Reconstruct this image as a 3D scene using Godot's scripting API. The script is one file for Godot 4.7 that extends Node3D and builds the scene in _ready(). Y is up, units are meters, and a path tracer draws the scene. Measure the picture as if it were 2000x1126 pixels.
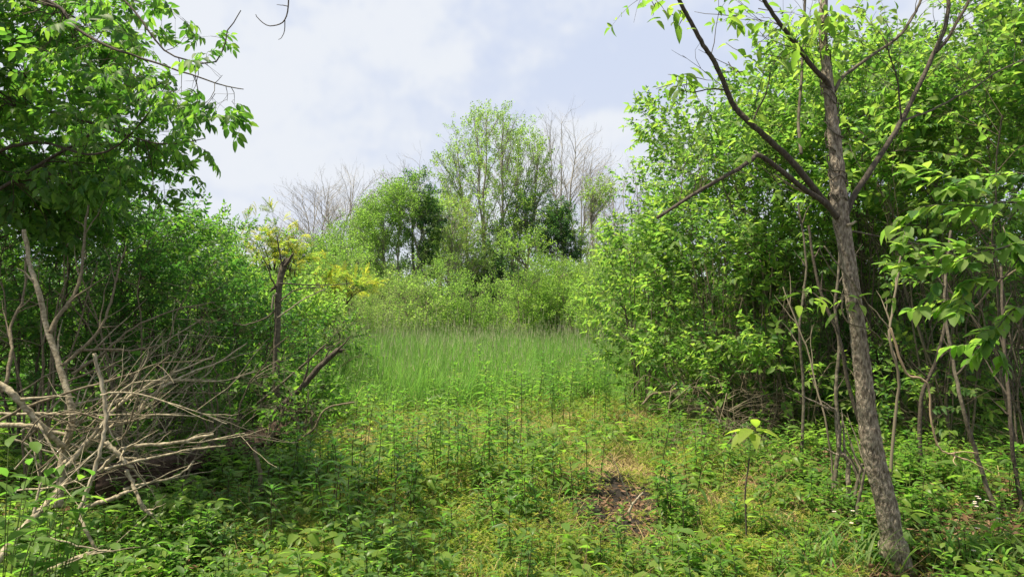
extends Node3D

# ------------------------------------------------------------------ camera model (used to stand things where the photograph shows them)
const EYE := Vector3(0, 1.5, 0)
const FOCAL := 1393.5
const PITCH := 2.55
var cam_basis := Basis(Vector3.RIGHT, deg_to_rad(PITCH))
var rng := RandomNumberGenerator.new()
var bumps := FastNoiseLite.new()
var used := {}
var M := {}
var SP := {}

# ------------------------------------------------------------------ mesh builder
class MB:
	var v := {}
	var ix := {}
	var cur := "a"
	func use(k: String) -> void:
		cur = k
		if not v.has(k):
			v[k] = PackedVector3Array()
			ix[k] = PackedInt32Array()
	func tube(pts: PackedVector3Array, r0: float, r1: float, k: int, power := 1.0) -> void:
		var rr := PackedFloat32Array()
		var n := pts.size()
		for i in n:
			rr.append(lerpf(r0, r1, pow(float(i) / (n - 1), power)))
		tube_r(pts, rr, k)
	func tube_r(pts: PackedVector3Array, rr: PackedFloat32Array, k: int, shape = null) -> void:
		var vv: PackedVector3Array = v[cur]
		var ii: PackedInt32Array = ix[cur]
		var n := pts.size()
		var t := (pts[1] - pts[0]).normalized()
		var side := t.cross(Vector3.UP if absf(t.y) < 0.9 else Vector3.RIGHT).normalized()
		var at := vv.size()
		for i in n:
			var t2 := (pts[mini(i + 1, n - 1)] - pts[maxi(i - 1, 0)]).normalized()
			side = (side - t2 * side.dot(t2)).normalized()
			var up := t2.cross(side)
			for j in k:
				var a := TAU * j / k
				var r := rr[i]
				if shape != null:
					r *= shape.call(i, j, pts[i])
				vv.append(pts[i] + (side * cos(a) + up * sin(a)) * r)
		for i in n - 1:
			for j in k:
				var a := at + i * k + j
				var b := at + i * k + (j + 1) % k
				ii.append(a); ii.append(b); ii.append(a + k)
				ii.append(b); ii.append(b + k); ii.append(a + k)
		# cap the end
		if k > 3:
			var e := at + (n - 1) * k
			for j in range(1, k - 1):
				ii.append(e); ii.append(e + j); ii.append(e + j + 1)
			for j in range(1, k - 1):
				ii.append(at); ii.append(at + j + 1); ii.append(at + j)
		v[cur] = vv
		ix[cur] = ii
	# a leaf: o base point, x across, y face, z along
	func leaf(o: Vector3, b: Basis, l: float, w: float, droop := 0.25, fold := 0.25, fat := 0.38) -> void:
		var vv: PackedVector3Array = v[cur]
		var ii: PackedInt32Array = ix[cur]
		var at := vv.size()
		var ts := [0.0, fat * 0.45, fat, lerpf(fat, 1.0, 0.55), 1.0]
		var ws := [0.0, 0.72, 1.0, 0.66, 0.0]
		vv.append(o)
		for s in [1, 2, 3]:
			var t: float = ts[s]
			var p: Vector3 = o + b.z * (l * t) - b.y * (droop * l * t * t)
			var hw: float = ws[s] * w * 0.5
			vv.append(p - b.x * hw + b.y * (hw * fold * 2.0))
			vv.append(p)
			vv.append(p + b.x * hw + b.y * (hw * fold * 2.0))
		vv.append(o + b.z * l * 0.98 - b.y * (droop * l))
		for q in [[0, 1, 2], [0, 2, 3], [1, 4, 5], [1, 5, 2], [2, 5, 6], [2, 6, 3], [4, 7, 8], [4, 8, 5], [5, 8, 9], [5, 9, 6], [7, 10, 8], [8, 10, 9]]:
			ii.append(at + q[0]); ii.append(at + q[1]); ii.append(at + q[2])
		v[cur] = vv
		ix[cur] = ii
	# a small leaf of two faces
	func leaflet(o: Vector3, b: Basis, l: float, w: float, droop := 0.2, fold := 0.2) -> void:
		var vv: PackedVector3Array = v[cur]
		var ii: PackedInt32Array = ix[cur]
		var at := vv.size()
		var m := o + b.z * (l * 0.42)
		vv.append(o)
		vv.append(m - b.x * (w * 0.5) + b.y * (w * fold))
		vv.append(o + b.z * l - b.y * (droop * l))
		vv.append(m + b.x * (w * 0.5) + b.y * (w * fold))
		ii.append(at); ii.append(at + 1); ii.append(at + 2)
		ii.append(at); ii.append(at + 2); ii.append(at + 3)
		v[cur] = vv
		ix[cur] = ii
	# a grass blade: ribbon that bends over
	func blade(o: Vector3, dir: Vector3, h: float, w: float, bend: float, seg := 4) -> void:
		var vv: PackedVector3Array = v[cur]
		var ii: PackedInt32Array = ix[cur]
		var at := vv.size()
		var flat := Vector3(dir.x, 0, dir.z).normalized()
		var side := Vector3(-flat.z, 0, flat.x)
		for s in seg:
			var t := float(s) / seg
			var a := bend * t
			var p := o + (dir * (1.0 - t * 0.3) * t * h) + flat * (h * 0.5 * a * t) - Vector3.UP * (h * 0.32 * bend * bend * t * t * t)
			var ww := w * 0.5 * (0.75 + 0.5 * t) if t < 0.5 else w * (1.0 - t)
			vv.append(p - side * ww)
			vv.append(p + side * ww)
		vv.append(o + dir * 0.7 * h + flat * (h * 0.5 * bend) - Vector3.UP * (h * 0.32 * bend * bend))
		for s in seg - 1:
			var q := at + s * 2
			ii.append(q); ii.append(q + 2); ii.append(q + 1)
			ii.append(q + 1); ii.append(q + 2); ii.append(q + 3)
		var q2 := at + (seg - 1) * 2
		ii.append(q2); ii.append(q2 + 2); ii.append(q2 + 1)
		v[cur] = vv
		ix[cur] = ii
	func commit(mats: Dictionary) -> ArrayMesh:
		var m := ArrayMesh.new()
		for k in v:
			var vv: PackedVector3Array = v[k]
			var ii: PackedInt32Array = ix[k]
			if vv.is_empty() or ii.is_empty():
				continue
			var nn := PackedVector3Array()
			nn.resize(vv.size())
			for q in range(0, ii.size(), 3):
				var a := ii[q]
				var b := ii[q + 1]
				var c := ii[q + 2]
				var f := (vv[c] - vv[a]).cross(vv[b] - vv[a])
				nn[a] += f
				nn[b] += f
				nn[c] += f
			for q in nn.size():
				nn[q] = nn[q].normalized() if nn[q].length_squared() > 1e-20 else Vector3.UP
			var arr := []
			arr.resize(Mesh.ARRAY_MAX)
			arr[Mesh.ARRAY_VERTEX] = vv
			arr[Mesh.ARRAY_NORMAL] = nn
			arr[Mesh.ARRAY_INDEX] = ii
			m.add_surface_from_arrays(Mesh.PRIMITIVE_TRIANGLES, arr)
			m.surface_set_material(m.get_surface_count() - 1, mats[k])
		return m

# ------------------------------------------------------------------ naming and placing
func numbered(called: String) -> String:
	var n: int = used.get(called, 0)
	used[called] = n + 1
	return called if n == 0 else "%s_%03d" % [called, n]

func tag(o: Node, label := "", category := "", group := "", kind := "") -> void:
	if label: o.set_meta("label", label)
	if category: o.set_meta("category", category)
	if group: o.set_meta("group", group)
	if kind: o.set_meta("kind", kind)

func thing(called: String, label: String, category: String, at: Vector3, group := "") -> Node3D:
	var o := Node3D.new()
	o.name = numbered(called)
	add_child(o, true)
	o.position = at
	tag(o, label, category, group)
	return o

func part(called: String, mesh: Mesh, parent: Node, kind := "") -> MeshInstance3D:
	var o := MeshInstance3D.new()
	o.mesh = mesh
	if parent == self:
		o.name = numbered(called)
	else:
		var n: int = parent.get_meta("n_" + called) if parent.has_meta("n_" + called) else 0
		parent.set_meta("n_" + called, n + 1)
		o.name = called if n == 0 else "%s_%03d" % [called, n]
	parent.add_child(o, true)
	if kind: o.set_meta("kind", kind)
	return o

func scatter(called: String, mesh: Mesh, ts: Array, parent: Node) -> void:
	if ts.is_empty():
		return
	var mm := MultiMesh.new()
	mm.transform_format = MultiMesh.TRANSFORM_3D
	mm.mesh = mesh
	mm.instance_count = ts.size()
	for i in ts.size():
		mm.set_instance_transform(i, ts[i])
	var o := MultiMeshInstance3D.new()
	o.multimesh = mm
	if parent == self:
		o.name = numbered(called)
	else:
		var n: int = parent.get_meta("n_" + called) if parent.has_meta("n_" + called) else 0
		parent.set_meta("n_" + called, n + 1)
		o.name = called if n == 0 else "%s_%03d" % [called, n]
	parent.add_child(o, true)
	o.set_meta("kind", "stuff")
	if parent == self:
		o.set_meta("label", called.replace("_", " "))

func P(px: float, py: float, d: float) -> Vector3:
	return EYE + cam_basis * Vector3((px - 1000.0) / FOCAL * d, (563.0 - py) / FOCAL * d, -d)

func gh(x: float, z: float) -> float:
	var d := -z
	var y := lerpf(-0.28, 0.0, smoothstep(4.3, 7.2, d - 0.25 * sin(x * 1.3)))
	y += bumps.get_noise_2d(x * 40.0, z * 40.0) * 0.10 + bumps.get_noise_2d(x * 160.0, z * 160.0) * 0.03
	return y

func G(px: float, py: float) -> Vector3:
	var dir := (P(px, py, 1.0) - EYE)
	var d := 1.5
	while d < 150.0:
		var p := EYE + dir * d
		if p.y <= gh(p.x, p.z):
			return Vector3(p.x, gh(p.x, p.z), p.z)
		d += 0.02
	return EYE + dir * 150.0

# the ground below the pixel column px, at depth d
func GD(px: float, d: float) -> Vector3:
	var p := P(px, 600, d)
	return Vector3(p.x, gh(p.x, p.z), p.z)

func screen(p: Vector3) -> Vector2:
	var q := cam_basis.inverse() * (p - EYE)
	return Vector2(1000.0 + q.x / -q.z * FOCAL, 563.0 - q.y / -q.z * FOCAL)

func rf(a: float, b: float) -> float:
	return rng.randf_range(a, b)

func rdir() -> Vector3:
	var v := Vector3(rng.randfn(), rng.randfn(), rng.randfn())
	return v.normalized() if v.length() > 0.01 else Vector3.UP

# smooth curve through the given points
func through(pts: Array, per := 4, wob := 0.0) -> PackedVector3Array:
	var out := PackedVector3Array()
	var n := pts.size()
	for i in n - 1:
		var a: Vector3 = pts[maxi(i - 1, 0)]
		var b: Vector3 = pts[i]
		var c: Vector3 = pts[i + 1]
		var d: Vector3 = pts[mini(i + 2, n - 1)]
		for k in per:
			out.append(b.cubic_interpolate(c, a, d, float(k) / per) + (rdir() * wob if i + k > 0 else Vector3.ZERO))
	out.append(pts[n - 1])
	return out

func bez(a: Vector3, c: Vector3, b: Vector3, n: int, wob := 0.0) -> PackedVector3Array:
	var out := PackedVector3Array()
	for i in n + 1:
		var t := float(i) / n
		var p := a * ((1 - t) * (1 - t)) + c * (2 * t * (1 - t)) + b * (t * t)
		if i > 0 and i < n and wob > 0.0:
			p += rdir() * wob
		out.append(p)
	return out

func on(pts: PackedVector3Array, t: float) -> Vector3:
	var f := clampf(t, 0, 1) * (pts.size() - 1)
	var i := mini(int(f), pts.size() - 2)
	return pts[i].lerp(pts[i + 1], f - i)

func along(pts: PackedVector3Array, t: float) -> Vector3:
	var i := mini(int(clampf(t, 0, 1) * (pts.size() - 1)), pts.size() - 2)
	return (pts[i + 1] - pts[i]).normalized()

func frame(z: Vector3, roll := 0.5) -> Basis:
	z = z.normalized()
	var up := (Vector3.UP + rdir() * roll).normalized()
	if absf(up.dot(z)) > 0.97:
		up = Vector3(up.y, up.z, up.x)
	var x := up.cross(z).normalized()
	return Basis(x, z.cross(x), z)

# ------------------------------------------------------------------ materials
func lin(r: float, g: float, b: float) -> Color:
	return Color(r, g, b).linear_to_srgb()

func plain(r: float, g: float, b: float, rough := 0.8) -> StandardMaterial3D:
	var m := StandardMaterial3D.new()
	m.albedo_color = lin(r, g, b)
	m.roughness = rough
	m.metallic_specular = 0.4
	return m

func leafy(r: float, g: float, b: float, share := 0.22, tr := 0.40, tb := 0.05, rough := 0.55) -> StandardMaterial3D:
	var m := plain(r * 1.12, g, b + g * 0.07, rough)
	m.cull_mode = BaseMaterial3D.CULL_DISABLED
	m.backlight_enabled = true
	m.backlight = lin(minf(tr * 1.12, 1.0) * 2.0 * share, 2.0 * share, (tb + 0.06) * 2.0 * share)
	m.metallic_specular = 0.30
	return m

func noise_tex(freq: float, octaves: int, cols: Array, seed_: int, size := 256, kind := FastNoiseLite.TYPE_SIMPLEX_SMOOTH) -> NoiseTexture2D:
	var n := FastNoiseLite.new()
	n.seed = seed_
	n.noise_type = kind
	n.frequency = freq
	n.fractal_octaves = octaves
	var g := Gradient.new()
	var offs := PackedFloat32Array()
	var cc := PackedColorArray()
	for i in cols.size():
		offs.append(float(i) / (cols.size() - 1))
		cc.append(cols[i])
	g.offsets = offs
	g.colors = cc
	var t := NoiseTexture2D.new()
	t.width = size
	t.height = size
	t.seamless = true
	t.noise = n
	t.color_ramp = g
	return t

func bark(cols: Array, scale: Vector3, seed_: int, relief := 0.4, rough := 0.9) -> StandardMaterial3D:
	var m := plain(1, 1, 1, rough)
	m.albedo_color = Color.WHITE
	m.albedo_texture = noise_tex(0.02, 5, cols, seed_)
	m.uv1_triplanar = true
	m.uv1_scale = scale
	m.heightmap_enabled = true
	m.heightmap_scale = relief
	m.heightmap_texture = noise_tex(0.03, 4, [Color.BLACK, Color.WHITE], seed_ + 7)
	return m

func make_materials() -> void:
	M.soil = bark([lin(0.012, 0.009, 0.006), lin(0.03, 0.022, 0.013), lin(0.055, 0.04, 0.022), lin(0.09, 0.065, 0.035)], Vector3(0.9, 0.9, 0.9), 3, 1.5, 1.0)
	M.darksoil = bark([lin(0.008, 0.006, 0.005), lin(0.016, 0.013, 0.010), lin(0.028, 0.023, 0.018), lin(0.055, 0.046, 0.036)], Vector3(2.2, 2.2, 2.2), 13, 2.5, 1.0)
	M.bark = bark([lin(0.06, 0.047, 0.033), lin(0.08, 0.063, 0.045), lin(0.20, 0.165, 0.12), lin(0.30, 0.255, 0.19), lin(0.38, 0.33, 0.255), lin(0.44, 0.39, 0.31)], Vector3(9.0, 2.6, 9.0), 21, 1.5)
	M.limb = bark([lin(0.02, 0.016, 0.011), lin(0.06, 0.049, 0.035), lin(0.12, 0.102, 0.074)], Vector3(8, 4, 8), 25, 0.4)
	M.grey = bark([lin(0.035, 0.030, 0.02), lin(0.10, 0.087, 0.06), lin(0.2, 0.178, 0.125)], Vector3(5, 3, 5), 31, 0.3)
	M.dead = bark([lin(0.09, 0.072, 0.042), lin(0.215, 0.182, 0.115), lin(0.36, 0.315, 0.215), lin(0.46, 0.41, 0.30)], Vector3(5, 5, 5), 41, 0.4)
	M.deadgrey = bark([lin(0.06, 0.047, 0.028), lin(0.145, 0.12, 0.075), lin(0.26, 0.225, 0.15)], Vector3(6, 6, 6), 43, 0.4)
	M.pale = bark([lin(0.10, 0.08, 0.05), lin(0.30, 0.26, 0.18), lin(0.5, 0.45, 0.34)], Vector3(5, 2, 5), 47, 0.3)
	M.rot = bark([lin(0.02, 0.012, 0.008), lin(0.06, 0.038, 0.026), lin(0.115, 0.075, 0.05)], Vector3(3, 3, 9), 51, 1.6)
	M.farbark = bark([lin(0.14, 0.13, 0.10), lin(0.26, 0.24, 0.19), lin(0.38, 0.355, 0.30)], Vector3(2, 1, 2), 61, 0.5)
	M.palebark = bark([lin(0.22, 0.205, 0.17), lin(0.34, 0.32, 0.28), lin(0.46, 0.44, 0.39)], Vector3(2, 1, 2), 63, 0.3)
	M.twig = plain(0.075, 0.06, 0.035, 0.85)
	M.brightwood = plain(0.34, 0.25, 0.155, 0.8)
	M.greytwig = plain(0.15, 0.128, 0.085, 0.85)
	M.stem = plain(0.045, 0.035, 0.018, 0.6)
	M.greenstem = plain(0.10, 0.14, 0.03, 0.6)
	M.wood = plain(0.40, 0.30, 0.19, 0.8)
	# leaves: a light and a deep tone of each kind
	M.sh_a = leafy(0.064, 0.122, 0.016, 0.31, 0.46, 0.07)
	M.sh_b = leafy(0.030, 0.078, 0.015, 0.20, 0.40, 0.07)
	M.sh_c = leafy(0.085, 0.145, 0.022, 0.35, 0.58, 0.07)
	M.lt_a = leafy(0.042, 0.085, 0.013, 0.22, 0.36, 0.04)
	M.lt_b = leafy(0.022, 0.060, 0.013, 0.15, 0.32, 0.05)
	M.lt_c = leafy(0.060, 0.120, 0.015, 0.31, 0.48, 0.04)
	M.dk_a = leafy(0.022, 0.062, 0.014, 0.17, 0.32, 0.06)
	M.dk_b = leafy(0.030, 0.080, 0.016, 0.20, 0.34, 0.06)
	M.far_a = leafy(0.095, 0.165, 0.030, 0.36, 0.52, 0.08)
	M.far_b = leafy(0.070, 0.130, 0.026, 0.31, 0.46, 0.08)
	M.pal_a = leafy(0.130, 0.200, 0.050, 0.39, 0.62, 0.14)
	M.pal_b = leafy(0.100, 0.170, 0.042, 0.36, 0.55, 0.12)
	M.tan_a = leafy(0.15, 0.15, 0.06, 0.26, 0.80, 0.25)
	M.ivy_a = leafy(0.018, 0.048, 0.016, 0.10, 0.32, 0.10)
	M.ivy_b = leafy(0.026, 0.062, 0.018, 0.13, 0.34, 0.10)
	M.yel_a = leafy(0.24, 0.235, 0.018, 0.44, 0.90, 0.03)
	M.yel_b = leafy(0.16, 0.19, 0.018, 0.39, 0.72, 0.03)
	M.forb_a = leafy(0.062, 0.118, 0.014, 0.23, 0.36, 0.05, 0.38)
	M.forb_b = leafy(0.088, 0.146, 0.016, 0.29, 0.44, 0.04, 0.40)
	M.forb_d = leafy(0.044, 0.090, 0.014, 0.18, 0.32, 0.08, 0.36)
	M.bed_a = leafy(0.235, 0.235, 0.035, 0.29, 0.66, 0.05, 0.6)
	M.bed_b = leafy(0.135, 0.170, 0.024, 0.26, 0.52, 0.05, 0.6)
	M.gr_a = leafy(0.065, 0.130, 0.030, 0.31, 0.38, 0.08, 0.5)
	M.gr_b = leafy(0.105, 0.160, 0.040, 0.31, 0.48, 0.10, 0.5)
	M.seed = leafy(0.40, 0.46, 0.26, 0.18, 0.85, 0.40, 0.8)
	M.straw = leafy(0.34, 0.29, 0.12, 0.13, 0.80, 0.30, 0.8)
	M.litter = leafy(0.11, 0.065, 0.032, 0.08, 0.6, 0.25, 0.8)
	M.litter_b = leafy(0.19, 0.13, 0.075, 0.08, 0.65, 0.3, 0.8)
	M.sap = leafy(0.13, 0.190, 0.018, 0.39, 0.58, 0.03)
	M.petal = leafy(0.75, 0.75, 0.68, 0.26, 0.95, 0.85, 0.7)
	M.yolk = plain(0.6, 0.42, 0.03, 0.7)

# ------------------------------------------------------------------ sprigs: little twigs full of leaves, which the crowns are made of
func sprig_pairs(seed_: int, nodes: int, l: float, leaf_l: float, leaf_w: float, mats: Array, droop := 0.3, wood = null) -> ArrayMesh:
	rng.seed = seed_
	var b := MB.new()
	b.use("w")
	var pts := bez(Vector3.ZERO, Vector3(rf(-0.02, 0.02), l * 0.10, l * 0.5), Vector3(rf(-0.03, 0.03), l * 0.02, l), 4)
	b.tube(pts, 0.0022, 0.0010, 3)
	for i in nodes:
		var t := (i + 0.6) / nodes
		var p := on(pts, t)
		var z := along(pts, t)
		for s in [-1.0, 1.0]:
			if rng.randf() < 0.10:
				continue
			b.use(["a", "a", "b", "c"][rng.randi_range(0, 3)] if mats.size() > 2 else ["a", "b"][rng.randi_range(0, 1)])
			var d := (z * rf(0.35, 0.8) + Vector3(s, 0, 0) * rf(0.7, 1.0) + Vector3(0, rf(-0.35, 0.35), 0)).normalized()
			var k := rf(0.75, 1.15) * (1.0 - 0.35 * absf(t - 0.45))
			k *= rf(0.65, 1.1)
			b.leaf(p, frame(d + Vector3(0, rf(-0.5, 0.3), 0), 0.75), leaf_l * k, leaf_w * k, droop * rf(0.4, 1.7), rf(0.1, 0.35))
	b.use("a")
	b.leaf(pts[4], frame(Vector3(0, 0.2, 1), 0.3), leaf_l * 0.8, leaf_w * 0.75, droop, 0.3)
	return b.commit({"w": M.twig if wood == null else wood, "a": mats[0], "b": mats[1], "c": mats[2] if mats.size() > 2 else mats[0]})

func sprig_compound(seed_: int, leaf_l: float, leaf_w: float, mats: Array) -> ArrayMesh:
	rng.seed = seed_
	var b := MB.new()
	b.use("w")
	var l := 0.22
	var pts := bez(Vector3.ZERO, Vector3(0, 0.03, l * 0.5), Vector3(rf(-0.03, 0.03), -0.02, l), 4)
	b.tube(pts, 0.003, 0.0012, 3)
	for i in 4:
		var t := 0.25 + 0.25 * i
		var p := on(pts, t)
		var s := -1.0 if i % 2 == 0 else 1.0
		var d := (along(pts, t) * 0.6 + Vector3(s * rf(0.6, 1.0), rf(-0.2, 0.25), 0)).normalized()
		var q := bez(p, p + d * 0.05 + Vector3(0, 0.01, 0), p + d * 0.10 - Vector3(0, 0.015, 0), 2)
		b.use("w")
		b.tube(q, 0.0013, 0.0008, 3)
		for k in 5:
			b.use(["a", "a", "b", "c"][rng.randi_range(0, 3)])
			var u := 0.35 if k < 2 else 0.75 if k < 4 else 1.0
			var e := on(q, u)
			var side := d.cross(Vector3.UP).normalized() * (-1.0 if k % 2 == 0 else 1.0)
			var z := (d * 0.5 + side * 0.8 + Vector3(0, rf(-0.75, -0.15), 0)) if k < 4 else d + Vector3(0, rf(-0.7, -0.2), 0)
			b.leaf(e, frame(z, 0.45), leaf_l * rf(0.75, 1.1), leaf_w * rf(0.8, 1.1), 0.3, 0.2, 0.36)
	return b.commit({"w": M.twig, "a": mats[0], "b": mats[1], "c": mats[2]})

# a loose spray of small leaves for crowns far away
func spray(seed_: int, count: int, l: float, leaf_l: float, leaf_w: float, mats: Array, hang := 0.2) -> ArrayMesh:
	rng.seed = seed_
	var b := MB.new()
	b.use("w")
	var pts := bez(Vector3.ZERO, Vector3(0, l * 0.15, l * 0.5), Vector3(0, 0, l), 3)
	b.tube(pts, 0.004, 0.002, 3)
	for i in count:
		b.use(["a", "b"][rng.randi_range(0, 1)])
		var p := on(pts, rf(0.1, 1.0)) + rdir() * l * 0.28
		var z := (rdir() + Vector3(0, -hang, 0.4)).normalized()
		b.leaflet(p, frame(z, 0.9), leaf_l * rf(0.7, 1.2), leaf_w * rf(0.7, 1.2))
	return b.commit({"w": M.farbark, "a": mats[0], "b": mats[1]})

func sprig_fern(seed_: int, mats: Array) -> ArrayMesh:
	# feathery leaves of many leaflets
	rng.seed = seed_
	var b := MB.new()
	for i in 4:
		var d := Vector3(rf(-0.8, 0.8), rf(-0.2, 0.3), 1).normalized()
		var o := Vector3(0, 0, i * 0.05)
		var pts := bez(o, o + d * 0.13 + Vector3(0, 0.04, 0), o + d * 0.26 - Vector3(0, 0.05, 0), 6)
		b.use("w")
		b.tube(pts, 0.002, 0.001, 3)
		for k in 8:
			var t := 0.2 + 0.8 * k / 7.0
			for s in [-1.0, 1.0]:
				b.use(["a", "b"][rng.randi_range(0, 1)])
				var side: Vector3 = along(pts, t).cross(Vector3.UP).normalized() * s
				b.leaflet(on(pts, t), frame(side + along(pts, t) * 0.4 + Vector3(0, rf(-0.2, 0.2), 0), 0.3), rf(0.04, 0.055), 0.02)
	return b.commit({"w": M.greenstem, "a": mats[0], "b": mats[1]})

func make_sprigs() -> void:
	SP.shrub = [sprig_pairs(1, 4, 0.27, 0.115, 0.060, [M.sh_a, M.sh_b, M.sh_c]), sprig_pairs(2, 3, 0.22, 0.125, 0.066, [M.sh_a, M.sh_b, M.sh_c], 0.45)]
	SP.shrub.append(sprig_pairs(33, 6, 0.26, 0.072, 0.038, [M.sh_b, M.dk_b, M.sh_a]))
	SP.left = [sprig_compound(3, 0.105, 0.052, [M.lt_a, M.lt_b, M.lt_c]), sprig_compound(4, 0.095, 0.046, [M.lt_a, M.lt_b, M.lt_c])]
	SP.bush = [sprig_pairs(5, 4, 0.24, 0.095, 0.048, [M.lt_a, M.lt_b, M.lt_c]), sprig_pairs(6, 5, 0.26, 0.085, 0.042, [M.lt_a, M.lt_b, M.lt_c], 0.2)]
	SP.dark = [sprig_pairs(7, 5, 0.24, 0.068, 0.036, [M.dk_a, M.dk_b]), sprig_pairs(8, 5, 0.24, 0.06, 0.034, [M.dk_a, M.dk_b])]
	SP.far = [spray(9, 22, 0.55, 0.10, 0.065, [M.far_a, M.far_b]), spray(10, 22, 0.6, 0.09, 0.06, [M.far_a, M.far_b])]
	SP.farbright = [spray(11, 26, 0.5, 0.10, 0.06, [M.sh_c, M.far_a]), spray(12, 26, 0.5, 0.095, 0.06, [M.sh_a, M.far_a])]
	SP.pale = [spray(13, 26, 0.6, 0.09, 0.035, [M.pal_a, M.pal_b]), spray(14, 26, 0.6, 0.09, 0.035, [M.pal_a, M.pal_b])]
	SP.thin = [spray(15, 14, 0.6, 0.12, 0.09, [M.far_a, M.pal_b]), spray(16, 14, 0.6, 0.12, 0.085, [M.far_a, M.pal_a])]
	SP.dome = [spray(31, 24, 0.6, 0.13, 0.10, [M.pal_b, M.far_a], -0.3), spray(32, 24, 0.6, 0.13, 0.10, [M.pal_a, M.far_a], -0.3)]
	SP.ivy = [spray(17, 30, 0.45, 0.11, 0.09, [M.ivy_a, M.ivy_b], 0.8), spray(18, 30, 0.45, 0.1, 0.08, [M.ivy_a, M.dk_a], 0.8)]
	SP.tan = [spray(19, 16, 0.5, 0.08, 0.05, [M.tan_a, M.far_a])]
	SP.yellow = [sprig_fern(20, [M.yel_a, M.yel_b]), sprig_fern(21, [M.yel_b, M.sh_c])]

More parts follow.
